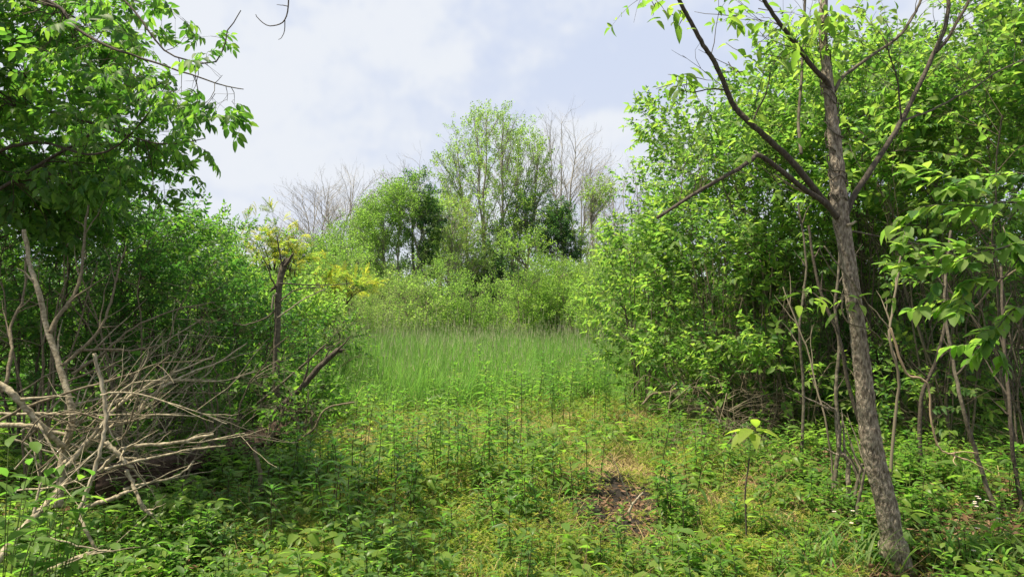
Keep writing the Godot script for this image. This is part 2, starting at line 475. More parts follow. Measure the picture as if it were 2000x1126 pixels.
# ------------------------------------------------------------------ a woody plant: axes (trunks, stems), limbs that reach into its crown's volume, twigs and leafy sprigs on them
func plant(o: Dictionary) -> Node3D:
	rng.seed = o.seed
	var base: Vector3 = o.base
	var root := thing(o.name, o.label, o.get("cat", "shrub"), base, o.get("group", ""))
	var mbark: Material = o.get("bark", M.grey)
	var axes: Array = o.axes
	var curves := []
	for a in axes:
		var pts: PackedVector3Array = a.p
		var mb := MB.new()
		mb.use("a")
		mb.tube(pts, a.r[0], a.r[1], a.get("k", 7), a.get("pow", 1.0))
		part(a.get("n", "stem"), mb.commit({"a": a.get("m", mbark)}), root)
		curves.append([pts, a.r[0], a.r[1]])
	var tw := MB.new()
	tw.use("a")
	var lobes: Array = o.lobes
	var total := 0.0
	var sums := []
	for lb in lobes:
		var r: Vector3 = lb[1]
		total += pow(r.x * r.y * r.z, 0.667) * (lb[2] if lb.size() > 2 else 1.0)
		sums.append(total)
	var sprigs := []
	var kinds: Array = o.get("sprig", [])
	for k in kinds:
		sprigs.append([])
	var rise: float = o.get("rise", 0.8)
	var tmin: float = o.get("tmin", 0.2)
	var shell: float = o.get("shell", 0.5)
	var tl: float = o.get("tl", 0.5)
	var step: float = o.get("step", 0.14)
	var droop: float = o.get("droop", 0.0)
	var ss: float = o.get("ss", 1.0)
	var fine: int = o.get("fine", 0)
	for li in int(o.limbs):
		var pick := rng.randf() * total
		var at := 0
		while at < sums.size() - 1 and sums[at] < pick:
			at += 1
		var c: Vector3 = lobes[at][0]
		var r: Vector3 = lobes[at][1]
		var q := rdir() * lerpf(shell, 1.0, sqrt(rng.randf()))
		var to := c + q * r
		if to.y < 0.15:
			to.y = rf(0.15, 0.5)
		# the axis this limb leaves
		var best := -1
		var bd := 1e9
		var bt := 0.0
		for ci in curves.size():
			var pts: PackedVector3Array = curves[ci][0]
			for u in 9:
				var t := lerpf(tmin, 1.0, u / 8.0)
				var s := on(pts, t)
				var flat := Vector2(to.x - s.x, to.z - s.z).length()
				var e := absf(s.y - (to.y - rise * flat)) + flat * 0.9 + rf(0, 0.25) * flat
				if e < bd:
					bd = e
					best = ci
					bt = t
		var ax: PackedVector3Array = curves[best][0]
		bt = clampf(bt + rf(-0.06, 0.06), tmin, 1.0)
		var s := on(ax, bt)
		var dist := s.distance_to(to)
		if dist < 0.05:
			continue
		var ar: float = lerpf(curves[best][1], curves[best][2], bt)
		var cdir := along(ax, bt)
		var ctrl := s.lerp(to, 0.45) + cdir * dist * rf(0.05, 0.3) + Vector3.UP * dist * droop * 0.5
		var n := clampi(int(dist / 0.25), 3, 8)
		var lp := bez(s, ctrl, to, n, dist * 0.018)
		var lr := minf(ar * 0.75, o.get("limb_r", 0.012) * (0.5 + dist))
		tw.tube(lp, lr, maxf(lr * 0.25, o.get("min_r", 0.0015)), 4 if lr > 0.006 else 3)
		var m := int(o.get("twigs", 6) * clampf(dist / o.get("full", 1.2), 0.35, 1.6) + rng.randf())
		for k in m:
			var t := lerpf(o.get("bare", 0.4), 1.0, (k + rng.randf()) / m)
			var p := on(lp, t)
			var d := along(lp, t)
			var out := (d * rf(0.5, 1.0) + rdir() * rf(0.5, 0.9)).normalized()
			out.y = out.y * o.get("flat", 0.7) + o.get("lift", 0.15)
			out = out.normalized()
			var l := tl * rf(0.55, 1.25) * (1.15 - 0.45 * t)
			var e: Vector3 = p + out * l + Vector3.UP * (o.get("curl", 0.0) * l)
			var tp := bez(p, p + out * l * 0.5 - Vector3.UP * o.get("curl", 0.0) * l * 0.2, e, 3, l * 0.03)
			var tr := maxf(lr * 0.3, o.get("min_r", 0.0015))
			tw.tube(tp, tr, tr * 0.55, 3)
			for f in fine:
				var u := rf(0.25, 1.0)
				var fp := on(tp, u)
				var fd: Vector3 = (along(tp, u) + rdir() * 0.55 + Vector3.UP * o.get("curl", 0.0)).normalized()
				tw.tube(PackedVector3Array([fp, fp + fd * l * rf(0.25, 0.55)]), tr * 0.6, tr * 0.4, 3)
			if kinds.is_empty():
				continue
			var cnt := maxi(1, int(l * 0.8 / step + rng.randf()))
			for g in cnt:
				var u := 1.0 - 0.75 * g / maxf(cnt, 1) - rf(0, 0.08)
				if rng.randf() > o.get("keep", 1.0):
					continue
				var sd := (along(tp, u) + rdir() * 0.55).normalized()
				sd.y = sd.y * 0.9 - o.get("hang", 0.0)
				var kk := rng.randi_range(0, kinds.size() - 1)
				sprigs[kk].append(Transform3D(frame(sd, 0.75).scaled_local(Vector3.ONE * ss * rf(0.6, 1.2)), on(tp, u)))
	for w in int(o.get("switches", 0)):
		var ci := rng.randi_range(0, curves.size() - 1)
		var u := rf(0.08, 0.6)
		var s := on(curves[ci][0], u)
		var d := (rdir() * Vector3(1, 0.6, 1) + Vector3(0, 0.45, 0)).normalized() * rf(0.3, 1.0)
		tw.tube(bez(s, s + d * 0.5 + rdir() * 0.08, s + d, 5, 0.015), 0.0035, 0.0014, 3)
	part(o.get("wood", "twigs"), tw.commit({"a": o.get("tbark", mbark)}), root, "stuff")
	var solo: int = o.get("solo", 0)
	if solo > 0:
		var order := []
		for k in kinds.size():
			for i in sprigs[k].size():
				order.append([(base + sprigs[k][i].origin).distance_to(EYE), k, i])
		order.sort()
		var taken := {}
		for q in order.slice(0, solo):
			part("leafy_twig", kinds[q[1]], root).transform = sprigs[q[1]][q[2]]
			taken[Vector2i(q[1], q[2])] = true
		for k in kinds.size():
			var rest := []
			for i in sprigs[k].size():
				if not taken.has(Vector2i(k, i)):
					rest.append(sprigs[k][i])
			sprigs[k] = rest
	for k in kinds.size():
		scatter("foliage", kinds[k], sprigs[k], root)
	return root

# a many-stemmed shrub
func shrub(o: Dictionary) -> Node3D:
	rng.seed = o.seed + 500
	var h: float = o.h
	var r: float = o.r
	var low: float = o.get("low", 0.3)
	var base: Vector3 = GD(o.px, o.d)
	var axes := []
	for i in int(o.get("stems", 8)):
		var a: float = TAU * (i + rng.randf()) / o.get("stems", 8)
		var f := Vector3(cos(a), 0, sin(a))
		var p0 := f * rf(0.05, 0.16) * r
		p0.y = gh(base.x + p0.x, base.z + p0.z) - base.y - 0.05
		var p2 := f * r * rf(0.25, 0.75) + Vector3(0, h * rf(0.55, 0.85), 0)
		var p1 := p0.lerp(p2, 0.5) + Vector3(0, h * 0.16, 0) + rdir() * 0.12
		if o.get("wild", false):
			p2 = f.rotated(Vector3.UP, rf(-0.9, 0.9)) * r * rf(0.2, 1.25) + Vector3(0, h * rf(0.5, 0.85), 0)
			p1 = p0.lerp(p2, rf(0.25, 0.6)) + Vector3(0, h * rf(0.0, 0.2), 0) + rdir() * 0.22
		var sp := bez(p0, p1, p2, 9, 0.02 * h / 4.0 + 0.014)
		var sr: float = o.get("sr", 0.022) * rf(0.55, 1.3)
		axes.append({"p": sp, "r": [sr, 0.005], "k": 6, "n": "stem"})
		if o.get("wild", false):
			for e in 2:
				var u := rf(0.12, 0.45)
				var s0 := on(sp, u)
				var s2 := s0 + Vector3(rf(-1, 1) * r * 0.7, h * rf(0.25, 0.5), rf(-1, 1) * r * 0.7)
				axes.append({"p": bez(s0, s0.lerp(s2, 0.5) + rdir() * 0.18, s2, 7, 0.025), "r": [sr * 0.6, 0.004], "k": 5, "n": "stem"})
	var lobes := []
	var mid := h * (1.0 + low) * 0.5
	lobes.append([Vector3(0, mid, 0), Vector3(r * 0.95, h * (1.0 - low) * 0.5, r * 0.95), 1.0])
	for i in int(o.get("lumps", 6)):
		var a := TAU * (i + rng.randf()) / 6.0
		var y := rf(mid - h * 0.18, h * 0.9)
		lobes.append([Vector3(cos(a) * r * 0.62, y, sin(a) * r * 0.62), Vector3(r * rf(0.35, 0.5), h * rf(0.10, 0.2), r * rf(0.35, 0.5)), 1.0])
	var q := o.duplicate()
	q.base = base
	q.axes = axes
	q.lobes = lobes + o.get("more", [])
	return plant(q)

# ------------------------------------------------------------------ the scene
func _ready() -> void:
	bumps.seed = 5
	bumps.frequency = 0.02
	var cam := Camera3D.new()
	cam.name = "camera"
	cam.fov = 44.0
	cam.position = EYE
	cam.basis = cam_basis
	cam.far = 900.0
	cam.near = 0.05
	add_child(cam)
	var env := Environment.new()
	env.background_mode = Environment.BG_SKY
	env.sky = Sky.new()
	env.sky.sky_material = make_sky()
	env.tonemap_mode = Environment.TONE_MAPPER_LINEAR
	env.tonemap_exposure = 3.0
	env.sdfgi_enabled = true
	env.ssao_enabled = true
	env.ssil_enabled = true
	var we := WorldEnvironment.new()
	we.name = "world"
	we.environment = env
	add_child(we)
	var sun := DirectionalLight3D.new()
	sun.name = "sun"
	sun.light_energy = 1.1
	sun.light_color = Color(1.0, 0.95, 0.86)
	sun.light_angular_distance = 2.5
	sun.shadow_enabled = true
	sun.look_at_from_position(Vector3(-0.40, 0.87, 0.09) * 10.0, Vector3.ZERO)
	add_child(sun)
	make_materials()
	make_sprigs()
	build_ground()
	build_far()
	build_middle()
	build_right()
	build_left()
	build_main_tree()
	build_brush()
	build_weeds()
	build_cover()

func make_sky() -> Material:
	var w := 1024
	var h := 512
	var a := FastNoiseLite.new()
	a.seed = 11
	a.frequency = 1.5
	a.fractal_octaves = 6
	a.domain_warp_enabled = true
	a.domain_warp_amplitude = 0.5
	a.domain_warp_frequency = 1.2
	var im := Image.create(w, h, false, Image.FORMAT_RGBF)
	for y in h:
		var up := (0.5 - (y + 0.5) / h) * PI
		for x in w:
			var az := (x + 0.5) / w * TAU
			var d := Vector3(cos(az) * cos(up), sin(up), sin(az) * cos(up))
			var s := d / (absf(d.y) + 0.35)
			var c := a.get_noise_3d(s.x * 1.0, s.y * 1.4 + 3.0, s.z * 1.0) * 0.5 + 0.5
			var wisps := a.get_noise_3d(s.x * 3.1 + 7.0, s.y * 3.6, s.z * 3.1)
			var cover := smoothstep(0.26, 0.68, c + wisps * 0.22)
			var low := 1.0 - smoothstep(0.0, 0.5, absf(d.y))
			cover = lerpf(cover, 1.0, low * 0.35)
			var col := Vector3(0.214, 0.240, 0.300).lerp(Vector3(0.281, 0.293, 0.314), cover)
			im.set_pixel(x, y, Color(col.x, col.y, col.z))
	var m := PanoramaSkyMaterial.new()
	m.panorama = ImageTexture.create_from_image(im)
	return m

func build_ground() -> void:
	var xs := PackedFloat32Array()
	var zs := PackedFloat32Array()
	var x := 0.0
	var s := 0.14
	var half := [0.0]
	while x < 420.0:
		x += s
		half.append(x)
		if x > 7.0:
			s *= 1.13
	for i in range(half.size() - 1, 0, -1):
		xs.append(-half[i])
	for q in half:
		xs.append(q)
	var z := 8.0
	s = 0.14
	while z > -480.0:
		zs.append(z)
		if z < -15.0:
			s *= 1.10
		z -= s
	var b := MB.new()
	b.use("a")
	var vv := PackedVector3Array()
	var ii := PackedInt32Array()
	for zz in zs:
		for xx in xs:
			vv.append(Vector3(xx, gh(xx, zz), zz))
	var n := xs.size()
	for j in zs.size() - 1:
		for i in n - 1:
			var q := j * n + i
			ii.append(q); ii.append(q + n); ii.append(q + 1)
			ii.append(q + 1); ii.append(q + n); ii.append(q + n + 1)
	b.v["a"] = vv
	b.ix["a"] = ii
	var o := part("ground", b.commit({"a": M.soil}), self)
	tag(o, "brown soil and leaf litter under the plants", "", "", "structure")
	# the bare soil where the bank has slipped
	rng.seed = 77
	var c := G(1215, 985)
	var nb := FastNoiseLite.new()
	nb.seed = 9
	nb.frequency = 3.0
	nb.fractal_octaves = 4
	b = MB.new()
	b.use("a")
	vv = PackedVector3Array()
	ii = PackedInt32Array()
	var rings := 16
	var k := 40
	for r in rings + 1:
		for j in k:
			var a := TAU * j / k
			var t := float(r) / rings
			var rad := t * (1.1 + 0.55 * nb.get_noise_2d(cos(a), sin(a) + 5.0))
			var p := c + Vector3(cos(a) * rad * 0.6, 0, sin(a) * rad * 0.85)
			p.y = gh(p.x, p.z) + 0.05 * (1.0 - t * t) - (0.03 if r == rings else 0.0) + nb.get_noise_2d(p.x * 3.0, p.z * 3.0) * 0.05 * (1.0 - t)
			vv.append(p)
	for r in rings:
		for j in k:
			var q := r * k + j
			var q2 := r * k + (j + 1) % k
			ii.append(q); ii.append(q + k); ii.append(q2)
			ii.append(q2); ii.append(q + k); ii.append(q2 + k)
	b.v["a"] = vv
	b.ix["a"] = ii
	o = part("bare_soil", b.commit({"a": M.darksoil}), self)
	tag(o, "patch of dark bare soil on the low bank", "", "", "structure")

func straight(base: Vector3, lean: Vector3, h: float, n := 9, wob := 0.08) -> PackedVector3Array:
	var pts := PackedVector3Array()
	for i in n + 1:
		var t := float(i) / n
		pts.append(base + lean * t + Vector3(0, h * t, 0) + (Vector3(rng.randfn(), 0, rng.randfn()) * wob if i > 0 else Vector3.ZERO))
	return pts

# a crown's lobe given by where the photograph shows it, its depth and its radii in metres
func L(base: Vector3, px: float, py: float, d: float, rx: float, ry: float, weight := 1.0, rz := 0.0) -> Array:
	return [P(px, py, d) - base, Vector3(rx, ry, rz if rz > 0.0 else rx), weight]

func build_far() -> void:
	var b: Vector3
	var ax: Array
	# the tall light-leaved tree with several trunks
	rng.seed = 100
	b = GD(968, 42)
	ax = []
	for q in [[-26, -20, 12.9, 0.12], [-8, -36, 12.3, 0.11], [10, 14, 13.2, 0.13], [28, 48, 12.6, 0.12], [-40, -75, 11.5, 0.11], [44, 84, 11.0, 0.10]]:
		ax.append({"p": straight(Vector3(q[0] * 0.030, -0.2, rf(-0.8, 0.8)), Vector3((q[1] - q[0]) * 0.030, 0, rf(-0.6, 0.6)), q[2], 10, 0.07), "r": [q[3], 0.03], "k": 7, "n": "trunk"})
	plant({"name": "tall_tree", "label": "tallest tree, many slim trunks under a domed crown of small fresh leaves", "cat": "tree", "group": "trees beyond the meadow", "base": b, "axes": ax, "bark": M.farbark, "seed": 101,
		"lobes": [L(b, 968, 300, 42, 3.0, 2.7, 1.2), L(b, 965, 262, 42, 1.9, 1.5, 1.0), L(b, 905, 330, 42, 1.7, 1.9), L(b, 1035, 340, 42, 1.5, 2.2), L(b, 960, 420, 42, 2.6, 2.0, 0.6), L(b, 930, 490, 42, 2.2, 1.6, 0.5)],
		"limbs": 330, "rise": 1.3, "tmin": 0.3, "limb_r": 0.008, "min_r": 0.004, "twigs": 7, "full": 2.2, "tl": 0.7, "curl": 0.25, "step": 0.24, "sprig": SP.dome, "ss": 0.78, "keep": 0.33})
	# bare trees on its right
	rng.seed = 110
	for q in [[1098, 44, 14.6, 1.9, "tall bare tree standing right of the domed leafy tree", 0.14, 0.0], [1128, 43, 12.2, 1.7, "slim bare tree forking beside the tall bare tree, nearer the right shrubs", 0.10, 0.5], [1216, 46, 11.6, 1.6, "small bare tree at the edge of the right-hand shrub wall", 0.09, 0.2], [1182, 47, 9.5, 1.3, "low bare tree between the slim bare trees", 0.08, 0.0],
			[612, 47, 11.2, 2.0, "bare tree with a brushy top, left one of the bare pair behind the yellow shrub", 0.11, 0.0], [655, 46, 11.6, 2.2, "bare tree with a leaning trunk, right one of the bare pair behind the yellow shrub", 0.11, 1.2], [835, 47, 12.6, 2.2, "bare twiggy tree behind the left side of the domed tree", 0.10, -0.6], [560, 48, 8.2, 1.3, "thin bare sapling farthest left above the yellow shrub", 0.06, 0.0]]:
		b = GD(q[0], q[1])
		var top: float = q[2]
		var w: float = q[3]
		plant({"name": "bare_tree", "label": q[4], "cat": "tree", "group": "bare trees beyond the meadow", "base": b, "bark": M.palebark, "seed": 111 + int(q[0]),
			"axes": [{"p": straight(Vector3(0, -0.2, 0), Vector3(q[6], 0, 0), top * 0.95, 10, 0.06), "r": [q[5] * 0.8, 0.015], "n": "trunk"}, {"p": straight(Vector3(0, top * 0.35, 0), Vector3(w * 0.5, 0, 0.3), top * 0.52, 8, 0.06), "r": [q[5] * 0.6, 0.018], "n": "trunk"}, {"p": straight(Vector3(0, top * 0.42, 0), Vector3(-w * 0.45, 0, -0.3), top * 0.46, 8, 0.06), "r": [q[5] * 0.5, 0.018], "n": "trunk"}],
			"lobes": [[Vector3(q[6] * 0.8, top * 0.80, 0), Vector3(w * 1.6, top * 0.21, w * 1.3)], [Vector3(q[6] * 0.6, top * 0.60, 0), Vector3(w, top * 0.18, w), 0.6]],
			"limbs": 130, "rise": 0.9, "tmin": 0.3, "limb_r": 0.006, "min_r": 0.004, "twigs": 6, "full": 2.0, "tl": 0.75, "curl": 0.3, "fine": 3, "bare": 0.2, "shell": 0.35})
	# trees with dark ivy and mixed crowns
	for q in [
		["ivy_tree", "dark ivy-clad tree left of the domed tree", 815, 38, 8.6, [[812, 395, 0.8, 1.5, 1.0], [822, 465, 0.6, 1.7, 1.2], [845, 430, 0.7, 0.5, 0.6], [818, 545, 0.6, 1.3, 0.6], [790, 470, 0.5, 0.5, 0.4]], [SP.ivy[0], SP.far[0], SP.ivy[1]], 120, 0.55, 120, 0.16],
		["leafy_tree", "round light green tree covering the left side of the ivy-clad tree", 762, 37, 7.4, [[765, 405, 1.5, 1.0, 1.0], [745, 450, 1.5, 1.2, 1.0], [790, 375, 0.9, 0.7, 0.6], [740, 520, 1.4, 1.5, 0.8]], SP.far, 130, 0.75, 130, 0.10],
		["leafy_tree", "thin light green tree at the foot of the bare pair", 690, 40, 6.6, [[705, 450, 1.0, 1.2, 1.0], [690, 510, 1.3, 1.3, 1.0], [650, 490, 1.2, 1.2, 0.8], [610, 500, 1.2, 1.2, 0.8]], SP.far, 110, 0.6, 131, 0.09],
		["ivy_tree", "low dark ivy clump on a trunk between the slim bare trees", 1092, 40, 6.3, [[1094, 450, 0.7, 1.2, 1.0], [1104, 490, 0.75, 0.9, 1.0], [1068, 470, 0.7, 0.9, 0.6], [1085, 420, 0.5, 0.7, 0.5]], [SP.ivy[0], SP.ivy[1], SP.far[1]], 95, 0.6, 132, 0.14],
		["dark_tree", "dark twiggy tree under the right side of the domed tree", 1040, 41, 7.8, [[1040, 420, 1.5, 1.6, 1.0], [1000, 470, 1.6, 1.5, 1.0], [1060, 470, 1.0, 1.0, 0.6]], SP.thin + [SP.ivy[0]], 90, 0.5, 133, 0.10],
		["dark_tree", "dark tree with ivy low on its trunks below the domed tree", 945, 40, 5.4, [[945, 520, 0.9, 1.3, 1.0], [975, 560, 1.0, 1.1, 0.8], [925, 570, 0.9, 0.9, 0.8]], SP.ivy, 55, 0.5, 134, 0.13],
		["tan_tree", "tree with tan new leaves between the ivy-clad and domed trees", 890, 39, 7.0, [[890, 440, 1.3, 1.7, 1.0], [905, 520, 1.4, 1.4, 0.9], [865, 500, 1.0, 1.3, 0.7]], SP.tan + SP.thin, 120, 0.55, 135, 0.10],
		["tan_tree", "sparse tan-leaved tree hanging over the slim bare trees", 1150, 41, 7.6, [[1180, 365, 1.0, 0.8, 0.6], [1160, 400, 0.8, 0.9, 0.6], [1170, 470, 1.3, 1.3, 0.8]], SP.tan + SP.thin, 55, 0.45, 136, 0.08],
		["leafy_tree", "low full tree closing the gap below the round light green tree", 775, 43, 4.6, [[775, 555, 1.5, 1.2, 1.0], [740, 590, 1.4, 1.0, 1.0], [815, 590, 1.2, 1.0, 0.8]], [SP.far[0], SP.far[1], SP.ivy[0]], 130, 0.8, 138, 0.09],
		["leafy_tree", "low full tree closing the gap below the domed tree", 985, 44, 4.8, [[985, 560, 1.6, 1.3, 1.0], [925, 580, 1.4, 1.1, 1.0], [1040, 575, 1.3, 1.1, 0.8]], [SP.far[0], SP.far[1], SP.ivy[0]], 130, 0.8, 139, 0.09],
		["leafy_tree", "light tree with a ragged top beside the ivy-clad tree, on its right", 868, 44, 8.6, [[868, 430, 1.3, 1.6, 1.0], [860, 510, 1.5, 1.4, 1.0]], [SP.far[0], SP.dome[0]], 90, 0.6, 140, 0.09],
		["leafy_tree", "light tree between the yellow shrub and the meadow shrubs", 665, 33, 5.0, [[665, 520, 1.2, 1.1, 1.0], [640, 560, 1.2, 1.0, 1.0], [700, 570, 1.0, 0.9, 0.8]], [SP.far[0], SP.far[1]], 90, 0.7, 141, 0.07],
		["dark_tree", "dark tree at the foot of the round light green tree", 735, 39, 5.2, [[735, 500, 0.8, 1.3, 1.0], [720, 550, 1.1, 1.0, 0.8], [620, 560, 1.3, 1.1, 0.7]], SP.ivy + SP.far, 70, 0.6, 137, 0.11],
	]:
		rng.seed = q[9]
		b = GD(q[2], q[3])
		ax = []
		for k in 3:
			ax.append({"p": straight(Vector3(rf(-0.3, 0.3), -0.2, rf(-0.3, 0.3)), Vector3(rf(-0.5, 0.5), 0, rf(-0.4, 0.4)), q[4] * rf(0.8, 1.0), 8, 0.08), "r": [q[10] * rf(0.6, 1.0), 0.025], "n": "trunk"})
		var lobes := []
		for l in q[5]:
			lobes.append(L(b, l[0], l[1], q[3], l[2], l[3], l[4]))
		plant({"name": q[0], "label": q[1], "cat": "tree", "group": "trees beyond the meadow", "base": b, "axes": ax, "bark": M.farbark, "lobes": lobes, "limbs": int(q[7] * 1.35), "rise": 0.9, "tmin": 0.2, "limb_r": 0.009, "min_r": 0.004,
			"twigs": 6, "full": 1.6, "tl": 0.6, "curl": 0.1, "step": 0.26, "sprig": q[6], "ss": 0.9, "keep": minf(1.0, q[8] * 1.35), "seed": q[9]})
	# woods and hedge that read as one mass beyond the trees
	rng.seed = 140
	var ts := [[], []]
	for i in 13000:
		var x := rf(-45, 48)
		var z := rf(-66, -50)
		var top := 6.6 + 1.3 * sin(x * 0.21) + 1.2 * sin(x * 0.53 + 2.0)
		var y := top * sqrt(rng.randf()) * rf(0.4, 1.0)
		ts[i % 2].append(Transform3D(frame(rdir() + Vector3(0, 0.3, 0.4), 0.6).scaled(Vector3.ONE * rf(1.2, 2.2)), Vector3(x, y + 0.1, z)))
	var far := thing("far_woods", "low hazy woods beyond the meadow trees", "woods", Vector3.ZERO)
	far.set_meta("kind", "stuff")
	scatter("foliage", SP.far[0], ts[0], far)
	scatter("foliage", SP.ivy[0], ts[1].slice(0, 2600), far)
	scatter("foliage", SP.far[1], ts[1].slice(2600), far)

func build_middle() -> void:
	# the line of shrubs behind the tall grass
	var g := "shrubs along the back of the meadow"
	for q in [
		["pale willowy shrub at the left end behind the tall grass", 660, 22, 2.5, 1.0, "pale", 60, 0.1],
		["pale willowy shrub left of the tan dead twigs", 715, 23, 2.7, 1.1, "pale", 60, 0.1],
		["tall pale shrub beneath the round light green tree", 765, 27, 3.5, 1.2, "pale", 60, 0.1],
		["thin shrub with tan twigs behind the middle of the grass", 815, 26, 3.3, 1.2, "thin", 50, 0.1],
		["mixed green shrub below the ivy-clad tree", 850, 29, 4.0, 1.4, "far", 70, 0.1],
		["mid-green shrub below the domed tree", 905, 27, 2.9, 1.2, "far", 70, 0.1],
		["dark-hearted shrub at the centre behind the grass heads", 950, 28, 3.1, 1.2, "far", 70, 0.1],
		["bright green slender young tree rising above the shrub line", 1020, 24, 4.2, 0.75, "farbright", 60, 0.1],
		["bright green rounded shrub right of the slender young tree", 1075, 25, 3.5, 1.4, "farbright", 90, 0.22],
		["bright green shrub with a dark gap beneath it", 1130, 24, 3.4, 1.4, "farbright", 90, 0.25],
		["pale tall shrub against the edge of the right shrub wall", 1190, 26, 4.2, 1.4, "pale", 80, 0.1],
		["bright shrub tucked beside the right shrub wall", 1195, 20, 2.9, 1.1, "farbright", 70, 0.15],
		["grey-green shrub far back behind the pale willowy shrubs", 700, 32, 4.0, 1.6, "thin", 70, 0.05],
		["light shrub beneath the bare pair of trees", 600, 30, 4.2, 1.8, "far", 80, 0.05],
		["green shrub behind the slender young tree", 1010, 31, 3.6, 1.5, "far", 70, 0.05],
		["light shrub far back beneath the slim bare trees", 1130, 34, 4.4, 1.8, "pale", 70, 0.05],
	]:
		var d: float = q[2]
		shrub({"name": "meadow_shrub", "label": q[0], "group": g, "px": q[1], "d": d, "h": q[3], "r": q[4], "stems": 7, "low": q[7], "limbs": q[6], "sprig": SP[q[5]], "ss": 0.72, "twigs": 6, "tl": 0.42, "step": 0.2,
			"limb_r": 0.007, "min_r": 0.004, "rise": 1.0, "curl": 0.2, "tmin": 0.1, "bark": M.greytwig, "seed": 200 + int(q[1]) + int(d), "sr": 0.025, "keep": 1.0})
	# the yellow-leaved young trees behind the snag
	for q in [["yellow-green feathery young tree right behind the snapped trunk", 548, 14.5, [[550, 455, 0.36, 0.34, 0.7], [500, 455, 0.36, 0.22, 0.7], [570, 495, 0.40, 0.3, 1.2], [540, 530, 0.6, 0.35, 1.4], [490, 540, 0.5, 0.5, 1.3], [580, 580, 0.5, 0.4, 1.0]], 105],
			["yellowest feathery shrub, reaching right of the snapped trunk", 650, 15.5, [[665, 555, 0.6, 0.22, 1.0], [705, 558, 0.35, 0.16, 0.8], [655, 515, 0.22, 0.14, 0.4], [620, 560, 0.4, 0.3, 0.7], [600, 600, 0.5, 0.4, 0.6]], 85]]:
		rng.seed = 300 + int(q[1])
		var b := GD(q[1], q[2])
		var lobes := []
		for l in q[3]:
			lobes.append(L(b, l[0], l[1], q[2], l[2], l[3], l[4]))
		var ax := []
		for k in 3:
			ax.append({"p": straight(Vector3(rf(-0.2, 0.2), -0.1, rf(-0.2, 0.2)), Vector3(rf(-0.3, 0.3), 0, rf(-0.2, 0.2)), rf(2.0, 2.9), 8, 0.03), "r": [0.035, 0.01], "n": "stem"})
		plant({"name": "yellow_tree", "label": q[0], "cat": "tree", "base": b, "axes": ax, "lobes": lobes, "limbs": q[4], "rise": 0.6, "limb_r": 0.008, "min_r": 0.003, "twigs": 5, "full": 0.8, "tl": 0.3, "step": 0.13, "sprig": SP.yellow + [SP.bush[0]], "ss": 0.8, "keep": 0.8, "shell": 0.3, "hang": 0.15, "bark": M.limb, "seed": 301 + int(q[1])})
	# green bushes round the snag
	for q in [
		["fresh green bush left of the snapped trunk, lit from above", 455, 12.0, 2.45, 0.8, "bush", 80, 0.1, 401],
		["fresh green low bush at the foot of the yellow young tree", 520, 12.8, 2.1, 1.0, "farbright", 90, 0.1, 402],
		["low green bush right of the snapped trunk", 610, 12.5, 1.75, 0.9, "bush", 80, 0.05, 403],
		["small leafy bush half hiding the snapped trunk's foot on its right", 590, 8.0, 0.85, 0.4, "bush", 36, 0.05, 405],
		["small green bush just behind the snapped trunk's foot", 560, 10.0, 1.35, 0.75, "bush", 70, 0.05, 404],
	]:
		shrub({"name": "green_bush", "label": q[0], "group": "bushes around the snapped trunk", "px": q[1], "d": q[2], "h": q[3], "r": q[4], "low": q[7], "limbs": q[6], "sprig": SP[q[5]], "ss": 0.9, "twigs": 6, "tl": 0.34, "step": 0.14, "bark": M.greytwig, "seed": q[8], "tmin": 0.1, "curl": 0.1})

